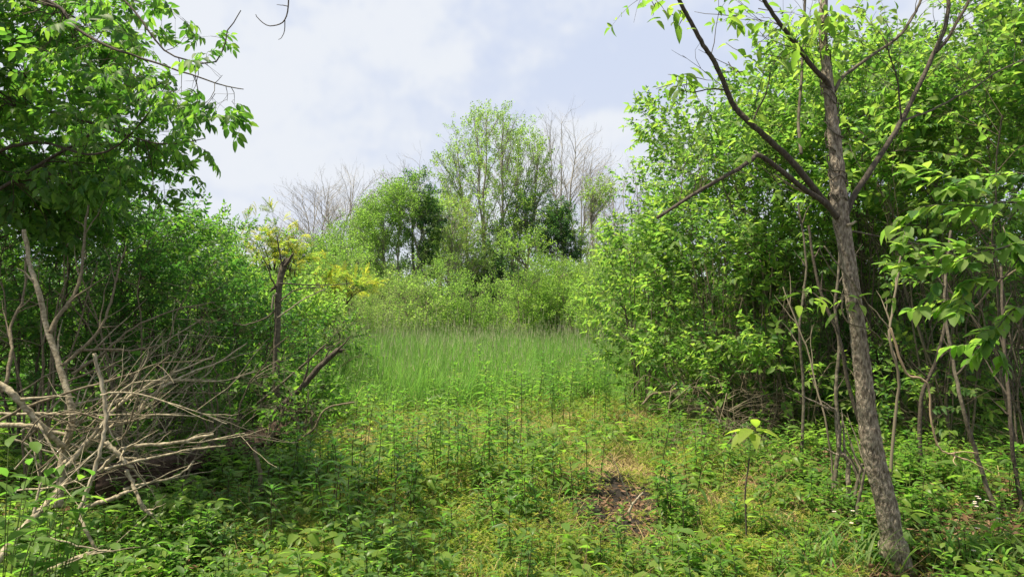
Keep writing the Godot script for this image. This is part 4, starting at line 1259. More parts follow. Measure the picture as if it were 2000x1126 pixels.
func build_brush() -> void:
	var k := 0
	for q in [
		["thick pale dead limb rising upright through the brush pile", [[113, 990, 5.2], [123, 887, 5.3], [136, 841, 5.3], [138, 791, 5.3], [116, 716, 5.35], [90, 635, 5.4], [72, 560, 5.4], [58, 520, 5.5], [46, 448, 5.5]], 17, 8, "dead", 5],
		["long dead limb joining the upright limb from above right", [[96, 650, 5.35], [115, 615, 5.4], [145, 575, 5.5], [160, 520, 5.6], [165, 450, 5.7], [172, 400, 5.8]], 10, 4, "deadgrey", 6],
		["dead limb slanting up from the upright limb's middle", [[118, 714, 5.35], [130, 705, 5.4], [190, 650, 5.5], [212, 600, 5.6], [225, 550, 5.7], [245, 480, 5.8]], 9, 3, "deadgrey", 6],
		["stout dead limb slanting down from the left edge", [[-20, 745, 5.0], [10, 757, 5.0], [30, 776, 5.0], [50, 796, 5.05], [90, 841, 5.1], [124, 872, 5.2]], 15, 11, "dead", 3],
		["barkless split grey branch hanging across the middle of the pile", [[183, 690, 5.0], [196, 741, 5.0], [206, 811, 4.95], [201, 856, 4.9], [186, 912, 4.85], [170, 955, 4.8], [154, 1000, 4.75]], 7, 8, "pale", 3],
		["longest fan branch of the brush pile, reaching up to the dark bush", [[112, 916, 5.2], [160, 880, 5.2], [211, 836, 5.3], [261, 816, 5.4], [291, 776, 5.5], [352, 736, 5.7], [427, 706, 5.9], [482, 670, 6.0]], 12, 3, "dead", 8],
		["fan branch lying just above the longest one", [[130, 910, 5.1], [180, 852, 5.2], [226, 796, 5.3], [281, 756, 5.4], [352, 722, 5.5], [420, 694, 5.6]], 11, 3, "dead", 6],
		["straight thin stick crossing the upper pile from the left edge", [[-10, 824, 5.1], [60, 790, 5.1], [151, 761, 5.2], [251, 731, 5.3], [330, 700, 5.4]], 7, 3, "deadgrey", 4],
		["level thin stick across the middle of the pile", [[-10, 808, 5.2], [80, 807, 5.2], [151, 809, 5.2], [281, 810, 5.3], [390, 812, 5.4]], 6, 3, "dead", 3],
		["thick level limb at the left edge under the level stick", [[-20, 830, 5.3], [30, 829, 5.3], [65, 833, 5.3], [130, 848, 5.35]], 11, 8, "dead", 1],
		["knotty branch pointing right with a broken pale end", [[195, 920, 5.0], [221, 890, 5.0], [251, 872, 5.0], [300, 868, 5.05], [352, 862, 5.1], [417, 848, 5.2]], 9, 6, "dead", 3],
		["slim pale stick below the knotty branch", [[205, 915, 4.9], [260, 902, 4.9], [322, 887, 5.0], [380, 876, 5.0], [440, 870, 5.1]], 6, 3, "dead", 2],
		["curved branch low in the pile with a blunt end", [[150, 1000, 4.8], [180, 985, 4.8], [216, 974, 4.8], [235, 966, 4.8], [250, 959, 4.8]], 10, 7, "dead", 2],
		["short thick stub slanting down right in the pile", [[206, 862, 4.9], [225, 882, 4.9], [242, 900, 4.9], [258, 914, 4.9]], 10, 8, "dead", 1],
		["hooked branch curling down to the green plants", [[246, 918, 4.9], [258, 940, 4.9], [271, 977, 4.85], [280, 995, 4.85], [297, 1004, 4.85]], 8, 6, "dead", 2],
		["bowed stick sweeping right along the fallen log", [[240, 955, 5.0], [290, 943, 5.1], [342, 930, 5.3], [365, 915, 5.4], [378, 900, 5.5]], 6, 3, "dead", 2],
		["thickest pale log end low at the left edge", [[-30, 1130, 4.4], [0, 1090, 4.45], [30, 1048, 4.55], [70, 1005, 4.7], [110, 962, 4.9], [135, 935, 5.0]], 18, 12, "dead", 2],
		["pale branch lying on the ground at the bottom of the pile", [[40, 1140, 4.5], [70, 1122, 4.5], [105, 1108, 4.55], [141, 1091, 4.6], [175, 1080, 4.65], [208, 1075, 4.7]], 10, 6, "dead", 3],
		["thin branch dropping to meet the one on the ground", [[150, 1000, 4.75], [165, 1030, 4.7], [176, 1052, 4.7], [188, 1078, 4.7]], 7, 6, "dead", 1],
		["slender stick slanting over the lowest leaves", [[68, 1038, 4.6], [120, 1056, 4.6], [170, 1070, 4.65], [221, 1078, 4.7]], 4, 3, "dead", 2],
		["level dark branch high in the brush pile", [[150, 684, 5.6], [205, 682, 5.6], [261, 683, 5.6], [312, 674, 5.6]], 6, 3, "deadgrey", 3],
		["grey branch crossing the top of the pile toward the snapped trunk", [[140, 730, 5.8], [200, 690, 5.9], [260, 640, 6.0], [340, 605, 6.2], [420, 590, 6.4]], 7, 2, "deadgrey", 7],
		["grey switch rising at the left edge above the stout limb", [[10, 750, 5.2], [22, 690, 5.3], [20, 640, 5.4], [45, 580, 5.5], [50, 500, 5.6]], 8, 4, "deadgrey", 5],
		["broken stake leaning upright at the end of the log", [[507, 998, 6.0], [509, 950, 6.0], [507, 920, 6.0], [500, 893, 6.0], [495, 873, 6.0]], 10, 7, "deadgrey", 0],
	]:
		dead_branch("dead_branch", q[0], q[1], q[2], q[3], M[q[4]], q[5], 1000 + k)
		k += 1
	# finer branches of the heap, fanning up and right from its heart
	rng.seed = 1100
	var thin := []
	for i in 34:
		var a := rf(-0.3, 1.1)
		var s := Vector2(rf(20, 240), rf(740, 960))
		var l := rf(130, 330)
		var e := s + Vector2(cos(a), -sin(a)) * l
		thin.append([s, e, rf(4.8, 6.1), rf(0.0, 0.7), rf(2.6, 4.8)])
	thin.sort_custom(func(p, q) -> bool: return p[1].x < q[1].x)
	var seen := 0
	for q in thin:
		var s: Vector2 = q[0]
		var e: Vector2 = q[1]
		rng.seed = 1200 + seen
		var bow := Vector2(rf(-50, 50), rf(-55, 45))
		var dir := "nearly level" if absf(e.y - s.y) < 0.3 * absf(e.x - s.x) else "steep" if absf(e.y - s.y) > 1.1 * absf(e.x - s.x) else "slanting"
		dead_branch("dead_stick", "%s thin dead stick of the brush pile, its tip %s from the left" % [dir, ORD[seen]], [[s.x, s.y, q[2]], [s.x * 0.66 + e.x * 0.34 + bow.x, s.y * 0.66 + e.y * 0.34 + bow.y, q[2] + q[3] * 0.3], [s.x * 0.33 + e.x * 0.67 - bow.y * 0.4, s.y * 0.33 + e.y * 0.67 + bow.x * 0.4, q[2] + q[3] * 0.7], [e.x, e.y, q[2] + q[3]]], q[4], 2.2, M.dead if rng.randf() < 0.7 else M.deadgrey, 7, 1300 + seen, "thin dead sticks of the brush pile")
		seen += 1
	# dead shrubs whose twigs tangle above the pile
	for q in [["dead twiggy shrub tangled above the middle of the brush pile", 270, 6.9, 2.3, 0.8, 1401], ["dead twiggy shrub tangled at the left of the brush pile", 90, 6.4, 2.6, 0.8, 1402], ["dead twiggy shrub before the dark bush by the log", 430, 7.4, 1.5, 0.8, 1403], ["low dead twigs sprawling over the log's right end", 500, 7.3, 0.9, 0.6, 1404], ["dead twigs sprawling low before the log", 330, 6.2, 0.9, 0.8, 1405]]:
		rng.seed = q[5]
		var b := GD(q[1], q[2])
		var ax := []
		for i in 6:
			var a := rf(0, TAU)
			var f := Vector3(cos(a), 0, sin(a))
			ax.append({"p": bez(f * 0.1, f * 0.2 + Vector3(0, q[3] * 0.6, 0), f * q[4] * rf(0.4, 1.0) + Vector3(0, q[3] * rf(0.6, 0.95), 0), 7, 0.03), "r": [0.013, 0.004], "k": 5, "n": "stem"})
		plant({"name": "dead_shrub", "label": q[0], "cat": "dead shrub", "group": "dead shrubs round the brush pile", "base": b, "axes": ax, "lobes": [[Vector3(0, q[3] * 0.55, 0), Vector3(q[4], q[3] * 0.45, q[4])]], "limbs": 34, "rise": 0.3, "tmin": 0.1, "limb_r": 0.005, "twigs": 5, "full": 0.7, "tl": 0.35, "fine": 1, "sprig": SP.bush, "keep": 0.06, "ss": 0.8, "bark": M.deadgrey, "tbark": M.greytwig, "seed": q[5]})
	# the rotten log
	rng.seed = 1500
	var lb := GD(235, 6.0)
	var log_ := thing("fallen_log", "dark rotten log lying under the brush pile", "log", lb)
	var cp := []
	for p in [[190, 945, 6.0], [250, 940, 6.1], [330, 925, 6.4], [410, 905, 6.9], [480, 880, 7.4], [548, 856, 7.9]]:
		cp.append(P(p[0], p[1], p[2]) - lb)
	var c := through(cp, 12, 0.0)
	var n := FastNoiseLite.new()
	n.seed = 3
	n.frequency = 1.0
	n.fractal_octaves = 3
	var mb := MB.new()
	mb.use("a")
	mb.tube_r(c, radii(c.size(), 0.15, 0.19), 36, func(_i: int, j: int, p: Vector3) -> float:
		var a := TAU * j / 36.0
		var v := n.get_noise_3d(cos(a) * 3.0, p.x * 1.2, sin(a) * 3.0)
		return 0.95 + v * 0.5 + 0.15 * absf(n.get_noise_3d(cos(a) * 8.0, p.x * 1.0, sin(a) * 8.0 + 4.0)))
	part("trunk", mb.commit({"a": M.rot}), log_)
	for i in 9:
		var u := rf(0.1, 0.9)
		var p := on(c, u) + Vector3(0, rf(0.05, 0.14), rf(0.08, 0.16))
		var e := p + along(c, u) * rf(0.25, 0.6) + rdir() * 0.06
		mb = MB.new()
		mb.use("a")
		mb.tube(bez(p, p.lerp(e, 0.5) + rdir() * 0.02, e, 4, 0.008), rf(0.012, 0.022), 0.006, 5)
		part("bark_strip", mb.commit({"a": M.rot}), log_)
	# the snapped trunk
	rng.seed = 1510
	var sb := G(541, 880)
	var sd := -(cam_basis.inverse() * (sb - EYE)).z
	var snag := thing("snapped_trunk", "dead snapped trunk standing at the end of the log", "dead tree", sb)
	cp = [Vector3(0, -0.1, 0)]
	for p in [[540, 800], [539, 720], [541, 650], [543, 590], [547, 545], [556, 515], [562, 506]]:
		cp.append(P(p[0], p[1], sd) - sb)
	c = through(cp, 10, 0.002)
	mb = MB.new()
	mb.use("a")
	mb.tube_r(c, radii(c.size(), 0.040, 0.036), 20, func(i: int, j: int, p: Vector3) -> float:
		var a := TAU * j / 20.0
		return 0.95 + n.get_noise_3d(cos(a) * 3.0, p.y * 2.5, sin(a) * 3.0) * 0.3 - (0.25 if i > 66 and j < 8 else 0.0))
	part("trunk", mb.commit({"a": M.grey}), snag)
	for q in [[[[556, 520], [566, 505], [572, 495]], 8, 3, "limb"], [[[552, 520], [545, 490], [540, 460]], 4, 2, "limb"], [[[541, 560], [530, 545], [524, 525], [512, 500]], 3.5, 2, "limb"], [[[540, 572], [534, 580], [530, 605]], 5, 3, "pale"], [[[545, 553], [620, 557], [690, 553]], 3, 1.5, "limb"], [[[541, 600], [520, 620], [480, 634], [455, 632]], 3.5, 2, "grey"], [[[545, 590], [556, 580], [580, 565], [630, 560]], 3.5, 2, "grey"], [[[541, 620], [570, 600], [600, 580], [640, 562]], 3, 2, "pale"], [[[537, 560], [531, 565], [527, 570]], 7, 3, "limb"]]:
		cp = []
		for p in q[0]:
			cp.append(P(p[0], p[1], sd - 0.03) - sb)
		mb = MB.new()
		mb.use("a")
		mb.tube(through(cp, 5, 0.004), q[1] * 0.5 / FOCAL * sd, q[2] * 0.5 / FOCAL * sd, 7)
		part("branch", mb.commit({"a": M[q[3]]}), snag)
	# a dead bough that points up right beside it, and sticks over the log's end
	dead_branch("dead_bough", "dark dead bough pointing up right beside the snapped trunk", [[520, 815, 7.6], [560, 785, 7.6], [590, 755, 7.6], [625, 715, 7.6], [655, 687, 7.6], [667, 683, 7.6]], 13, 10, M.limb, 5, 1520, "dead boughs beside the snapped trunk")
	dead_branch("dead_bough", "thin grey bough parallel above the dark dead bough", [[500, 790, 7.9], [560, 740, 7.9], [600, 705, 7.9], [636, 672, 7.9]], 6, 3, M.grey, 5, 1521, "dead boughs beside the snapped trunk")
	dead_branch("dead_bough", "low curved twig sweeping right of the snapped trunk's foot", [[560, 870, 7.4], [610, 840, 7.4], [632, 802, 7.4], [660, 790, 7.4], [692, 786, 7.4]], 5, 3, M.deadgrey, 2, 1522, "dead boughs beside the snapped trunk")
	dead_branch("dead_bough", "dead bough lying across the foot of the thicket's far end", [[1255, 790, 9.5], [1270, 772, 9.5], [1290, 766, 9.5], [1340, 762, 9.4]], 5, 3, M.deadgrey, 3, 1523)
	dead_branch("ground_stick", "bleached stick standing out of the bare soil", [[1228, 1000, 5.3], [1235, 985, 5.3], [1246, 972, 5.3], [1256, 962, 5.3]], 6, 3, M.pale, 1, 1524)

# ------------------------------------------------------------------ herbs
func forb(seed_: int, h: float, ll: float, lw: float, a: Material, b2: Material, single: bool, bare := 0.25) -> Node3D:
	rng.seed = seed_
	var root := Node3D.new()
	var top := Vector3(rf(-0.06, 0.06), h, rf(-0.06, 0.06))
	var pts := bez(Vector3(0, -0.03, 0), Vector3(rf(-0.03, 0.03), h * 0.5, rf(-0.03, 0.03)), top, 6, 0.004)
	var mb := MB.new()
	mb.use("a")
	mb.tube(pts, 0.0042, 0.0022, 5)
	part("stem", mb.commit({"a": M.stem}), root)
	var n := int(h / 0.026)
	var meshes := [leaf_mesh(ll, lw, 0.35, 0.25, a), leaf_mesh(ll * 0.92, lw * 0.95, 0.5, 0.2, b2), leaf_mesh(ll * 0.8, lw * 0.85, 0.2, 0.3, a)]
	var all := MB.new()
	for i in n + 5:
		var t := minf(lerpf(bare, 1.0, float(i) / n), 1.0)
		var p := on(pts, t)
		var az := i * 2.4 + rf(-0.4, 0.4)
		var up := lerpf(-0.05, 0.8, smoothstep(0.6, 1.0, t)) + rf(-0.15, 0.25)
		var z := Vector3(cos(az), up if i <= n else rf(0.8, 1.6), sin(az))
		var k := rf(0.8, 1.15) * (lerpf(0.75, 1.0, smoothstep(bare, 0.6, t)) if t < 0.85 else 0.72)
		if i > n:
			k = rf(0.35, 0.6)
		var bs := frame(z, 0.25).scaled_local(Vector3.ONE * k)
		if single:
			part("leaf", meshes[rng.randi_range(0, 2)], root).transform = Transform3D(bs, p)
		else:
			all.use(["a", "b"][rng.randi_range(0, 1)])
			all.leaf(p, frame(z, 0.25), ll * k, lw * k, rf(0.2, 0.5), 0.22)
	if not single:
		part("foliage", all.commit({"a": a, "b": b2}), root)
	return root

const ORD := ["first", "second", "third", "fourth", "fifth", "sixth", "seventh", "eighth", "ninth", "tenth", "eleventh", "twelfth", "thirteenth", "fourteenth", "fifteenth", "sixteenth", "seventeenth", "eighteenth", "nineteenth", "twentieth", "twenty-first", "twenty-second", "twenty-third", "twenty-fourth", "twenty-fifth", "twenty-sixth", "twenty-seventh", "twenty-eighth", "twenty-ninth", "thirtieth", "thirty-first", "thirty-second", "thirty-third", "thirty-fourth", "thirty-fifth", "thirty-sixth", "thirty-seventh", "thirty-eighth", "thirty-ninth", "fortieth"]

func build_weeds() -> void:
	var near := []
	var far := []
	for i in 4:
		near.append(forb(1600 + i, [0.34, 0.42, 0.5, 0.30][i], 0.125, 0.033, [M.forb_a, M.forb_d, M.forb_a, M.forb_d][i], [M.forb_b, M.forb_a, M.forb_d, M.forb_b][i], true, 0.2))
	for i in 6:
		far.append(forb(1620 + i, [0.55, 0.65, 0.75, 0.5, 0.85, 0.7][i], 0.13, 0.032, [M.forb_a, M.forb_b, M.forb_a, M.forb_b, M.forb_a, M.forb_d][i], [M.forb_b, M.forb_a, M.sh_c, M.forb_a, M.forb_b, M.forb_a][i], false, [0.3, 0.4, 0.45, 0.25, 0.45, 0.3][i]))
	# clumps: where they are, centre and spread in the photograph, how many, near or far kind, scale
	var clumps := [
		["in the dense clump left of centre", 785, 905, 62, 55, 36, 1, 0.95],
		["in the clump around the green sedge tuft", 960, 905, 55, 45, 28, 1, 0.95],
		["in the tall stand at the meadow's edge", 1040, 805, 85, 30, 34, 1, 1.1],
		["in the tall stand right of the meadow's middle", 1160, 815, 55, 30, 16, 1, 1.05],
		["in the stand before the tall grass", 850, 800, 80, 25, 20, 1, 0.9],
		["in the shaded foreground patch before the log", 655, 1000, 80, 50, 32, 0, 1.1],
		["in the row along the bottom edge", 1010, 1100, 90, 40, 10, 0, 1.0],
		["in the group right of the bare soil", 1315, 985, 50, 50, 18, 0, 1.1],
		["at the left rim of the bare soil", 1110, 1010, 45, 50, 9, 0, 0.95],
		["by the foot of the broken stake", 560, 960, 50, 40, 14, 0, 0.9],
		["in the shade under the brush pile", 370, 1040, 90, 45, 14, 0, 0.75],
		["near the sapling with large leaves", 1235, 850, 60, 35, 14, 1, 0.65],
		["at the thicket's foot beyond the leaning tree", 1790, 930, 60, 50, 9, 0, 0.9],
		["beside the thin stems before the thicket", 1560, 990, 60, 50, 9, 0, 0.7],
	]
	var total := 0
	for q in clumps:
		rng.seed = 1700 + int(q[1])
		var spots := []
		for i in int(q[5]):
			spots.append(G(q[1] + clampf(rng.randfn(), -1.9, 1.9) * q[3], minf(q[2] + clampf(rng.randfn(), -1.9, 1.9) * q[4], 1150)))
		spots.sort_custom(func(a: Vector3, b: Vector3) -> bool: return screen(a).x < screen(b).x)
		var k := 0
		for p in spots:
			var src: Node3D = (near if q[6] == 0 else far)[rng.randi_range(0, 3 if q[6] == 0 else 5)]
			var o: Node3D = src.duplicate()
			o.name = numbered("leafy_weed")
			add_child(o, true)
			var sc: float = q[7] * rf(0.75, 1.2)
			o.transform = Transform3D(Basis(Vector3.UP, rf(0, TAU)).rotated(Vector3(rf(-1, 1), 0, rf(-1, 1)).normalized(), rf(0, 0.16)).scaled(Vector3.ONE * sc), p)
			tag(o, "%s weed %s, %s from its left" % ["tall" if q[6] == 1 and sc > 0.95 else "short" if q[6] == 0 and sc < 0.85 else "green", q[0], ORD[k]], "weed", "leafy weeds " + q[0])
			k += 1
			total += 1
	for o in near + far:
		o.free()
	# the sapling with large leaves
	rng.seed = 1800
	var b := G(1458, 1070)
	var d := -(cam_basis.inverse() * (b - EYE)).z
	var sap := thing("sapling", "lone young sapling with large yellow-green leaves on a dark stem", "sapling", b)
	var pts := [Vector3(0, -0.04, 0)]
	for p in [[1457, 1000], [1456, 960], [1462, 910], [1466, 890], [1474, 880], [1484, 862], [1490, 845]]:
		pts.append(P(p[0], p[1], d) - b)
	var mb := MB.new()
	mb.use("a")
	var c := through(pts, 4, 0.002)
	mb.tube(c, 0.0075, 0.004, 6)
	part("stem", mb.commit({"a": M.limb}), sap)
	var big := [leaf_mesh(0.15, 0.075, 0.35, 0.2, M.sap, 0.42), leaf_mesh(0.13, 0.07, 0.5, 0.2, M.sap, 0.42), leaf_mesh(0.09, 0.055, 0.3, 0.2, M.sh_c, 0.42)]
	for q in [[1470, 840, -0.9, -0.25, 0.3, 0, 1.1], [1468, 838, -0.6, -0.1, 0.6, 0, 1.0], [1478, 835, -0.2, 0.6, 0.3, 1, 0.8], [1480, 842, 0.6, 0.1, 0.4, 1, 1.0], [1478, 842, 0.7, 0.15, -0.4, 0, 0.8], [1462, 842, -0.8, 0.1, -0.4, 0, 0.9], [1470, 846, -0.1, -0.1, 0.9, 1, 1.0], [1500, 876, 0.5, 0.55, 0.2, 2, 1.0], [1488, 878, 0.6, 0.2, -0.2, 2, 0.8], [1502, 885, 0.8, 0.0, 0.3, 2, 0.8], [1458, 985, 0.2, 0.5, 0.3, 2, 0.9], [1460, 1010, 0.3, 0.2, 0.3, 2, 0.9], [1462, 1012, 0.6, 0.3, 0.1, 2, 0.6], [1478, 1045, 0.5, -0.3, 0.2, 2, 0.8], [1475, 880, -0.5, -0.2, 0.4, 2, 0.7]]:
		var lf := part("leaf", big[q[5]], sap)
		lf.transform = Transform3D(frame(Vector3(q[2], q[3], q[4]), 0.15).scaled_local(Vector3.ONE * q[6] * 1.3), P(q[0], q[1], d) - b)
	mb = MB.new()
	mb.use("a")
	for q in [[[1490, 845], [1480, 842], [1468, 840]], [[1476, 878], [1490, 878], [1502, 884]], [[1457, 1000], [1459, 990], [1459, 985]]]:
		var pp := []
		for p in q:
			pp.append(P(p[0], p[1], d) - b)
		mb.tube(through(pp, 3), 0.003, 0.0018, 4)
	part("leaf_stalks", mb.commit({"a": M.greenstem}), sap)
	# broad-leaved plants low at the left corner and elsewhere
	var lm := [leaf_mesh(0.14, 0.055, 0.35, 0.22, M.lt_a), leaf_mesh(0.13, 0.052, 0.5, 0.2, M.lt_c), leaf_mesh(0.12, 0.05, 0.25, 0.25, M.forb_a)]
	var hm := [leaf_mesh(0.10, 0.06, 0.3, 0.2, M.forb_a, 0.42), leaf_mesh(0.085, 0.055, 0.45, 0.2, M.lt_a, 0.42), leaf_mesh(0.075, 0.05, 0.3, 0.2, M.lt_c, 0.42)]
	for q in [
		["broad_leaved_plant", "broad-leaved plant at the lower left corner before the pale log end", 20, 3.7, 1.1, 56, lm, 1.1, 0.34],
		["broad_leaved_plant", "broad-leaved plant with upright leaves below the split grey branch", 115, 4.0, 0.95, 36, lm, 1.05, 0.22],
		["broad_leaved_plant", "drooping broad-leaved plant under the lowest left sticks", 60, 4.1, 0.45, 22, lm, 0.9, 0.25],
		["rosette_plant", "bright rosette plant with long leaves among the shaded weeds", 622, 4.65, 0.24, 12, lm, 1.1, 0.03],
		["rosette_plant", "bright low plant by the bottom edge left of the shaded weeds", 345, 4.55, 0.28, 16, lm, 0.9, 0.1],
		["broad_leaved_plant", "broad-leaved herb in the hollow right of the leaning trunk", 1770, 5.6, 0.50, 14, lm, 1.0, 0.08],
		["broad_leaved_plant", "low herb with wide leaves before the hollow at the right edge", 1960, 6.2, 0.60, 16, hm, 1.2, 0.15],
		["broad_leaved_plant", "small leafy shoot left of the lone sapling", 1375, 7.0, 0.42, 18, hm, 1.0, 0.15],
		["broad_leaved_plant", "low wide-leaved herb at the foot of the leaning trunk, right side", 1830, 4.6, 0.16, 12, hm, 1.0, 0.1],
		["broad_leaved_plant", "shaded herb under the brush pile beside the hooked branch", 345, 4.9, 0.30, 18, hm, 1.0, 0.2],
		["broad_leaved_plant", "shaded herb near the log's dark left end", 270, 5.1, 0.30, 16, hm, 1.0, 0.2],
		["broad_leaved_plant", "shaded herb below the fallen log's middle", 430, 5.4, 0.28, 18, hm, 1.0, 0.2],
	]:
		rng.seed = 1850 + int(q[2] * 3 + q[3] * 10)
		b = GD(q[2], q[3])
		var t := thing(q[0], q[1], "plant", b, "")
		var mb2 := MB.new()
		mb2.use("a")
		var count: int = q[5]
		var per := 4
		for s in ceili(count / float(per)):
			var top := Vector3(rf(-1, 1) * q[8], q[4] * rf(0.6, 1.0), rf(-1, 1) * q[8])
			var cc := bez(Vector3(0, -0.03, 0), Vector3(top.x * 0.3, top.y * 0.6, top.z * 0.3), top, 5, 0.004)
			mb2.tube(cc, 0.004, 0.002, 4)
			for i in per:
				var u := lerpf(0.55, 1.0, i / (per - 1.0))
				var az := i * 2.3 + rf(-0.5, 0.5) + s
				var z := Vector3(cos(az), rf(-0.1, 0.7) if u < 0.99 else 0.9, sin(az))
				var lf := part("leaf", q[6][rng.randi_range(0, 2)], t)
				lf.transform = Transform3D(frame(z, 0.3).scaled_local(Vector3.ONE * q[7] * rf(0.7, 1.1)), on(cc, u))
		part("stems", mb2.commit({"a": M.greenstem}), t, "stuff")
	# little white flowers
	for q in [["white daisy-like flowers beside the leaning grey stem", 1920, 975, 6], ["white flowers close to the bottom right", 1918, 1085, 5], ["single stalk of white flowers between the sawn stem and trunk", 1648, 1008, 3], ["low white flowers at the right under the stems", 1930, 1020, 3]]:
		rng.seed = 1900 + int(q[1] + q[2])
		b = G(q[1], minf(q[2] + 75, 1150))
		d = -(cam_basis.inverse() * (b - EYE)).z
		var t := thing("white_flower", q[0], "flower", b, "")
		for i in int(q[3]):
			var top := P(q[1] + rf(-22, 22), q[2] + rf(-18, 18), d + rf(-0.1, 0.1)) - b
			mb = MB.new()
			mb.use("a")
			mb.tube(bez(Vector3(0, -0.02, 0), Vector3(top.x * 0.3, top.y * 0.6, top.z * 0.3), top, 5), 0.002, 0.0013, 4)
			part("stem", mb.commit({"a": M.greenstem}), t)
			mb = MB.new()
			mb.use("p")
			for k in 9:
				var az := k * TAU / 9
				mb.leaflet(top, frame(Vector3(cos(az), 0.15, sin(az)), 0.1), 0.017, 0.008)
			mb.use("y")
			mb.tube(PackedVector3Array([top - Vector3(0, 0.001, 0), top + Vector3(0, 0.003, 0)]), 0.004, 0.003, 6)
			part("blossom", mb.commit({"p": M.petal, "y": M.yolk}), t)
	# grass clumps one can tell apart
	for q in [
		["upright sedge tuft standing among the weeds at the centre", 858, 880, 0.45, 46, 0.012, 0.35, 0.05],
		["arching broad grass clump at the bottom, left of the leaning trunk", 1600, 1125, 0.62, 34, 0.015, 1.0, 0.16],
		["arching broad grass clump at the leaning trunk's foot", 1690, 1120, 0.55, 30, 0.015, 1.0, 0.14],
		["broad grass clump close to the bottom, beside the lone sapling", 1530, 1126, 0.50, 26, 0.013, 1.0, 0.14],
		["glossy arching grass clump at the bottom right", 1860, 1110, 0.55, 34, 0.016, 1.1, 0.16],
		["glossy arching grass clump in the bottom right corner", 1960, 1120, 0.55, 34, 0.016, 1.1, 0.16],
		["fine grass clump in the hollow at the right", 1900, 960, 0.55, 60, 0.006, 0.8, 0.12],
		["pale arching grass by the bare soil's left rim", 1075, 1060, 0.30, 60, 0.005, 1.4, 0.14],
		["pale grass tuft right of the bare soil", 1400, 1010, 0.28, 50, 0.005, 1.3, 0.14],
		["thin grass tuft before the fallen log", 385, 975, 0.35, 30, 0.006, 0.5, 0.08],
		["thin grass tuft by the shaded weeds", 745, 1040, 0.28, 30, 0.007, 0.9, 0.08],
		["pale flattened grass tuft at the centre right of the sedge", 1055, 975, 0.30, 70, 0.005, 1.4, 0.16],
		["grass tuft in the meadow's edge left of centre", 900, 800, 0.7, 40, 0.009, 0.6, 0.15],
		["tall dark grass tuft beside the dead bough", 660, 780, 0.75, 110, 0.006, 0.4, 0.35],
	]:
		rng.seed = 1950 + int(q[1])
		b = G(q[1], minf(q[2], 1140))
		var t := thing("grass_clump", q[0], "grass clump", b, "grass clumps one can tell apart")
		mb = MB.new()
		for i in int(q[4]):
			mb.use(["a", "b"][rng.randi_range(0, 1)])
			var a := rf(0, TAU)
			mb.blade(Vector3(rng.randfn() * q[7] * 0.5, -0.02, rng.randfn() * q[7] * 0.5), Vector3(cos(a) * 0.35, 1, sin(a) * 0.35).normalized(), q[3] * rf(0.6, 1.2), q[5], q[6] * rf(0.4, 1.2), 6)
		part("blades", mb.commit({"a": M.gr_a, "b": M.gr_b if not q[0].begins_with("pale") else M.bed_a}), t, "stuff")

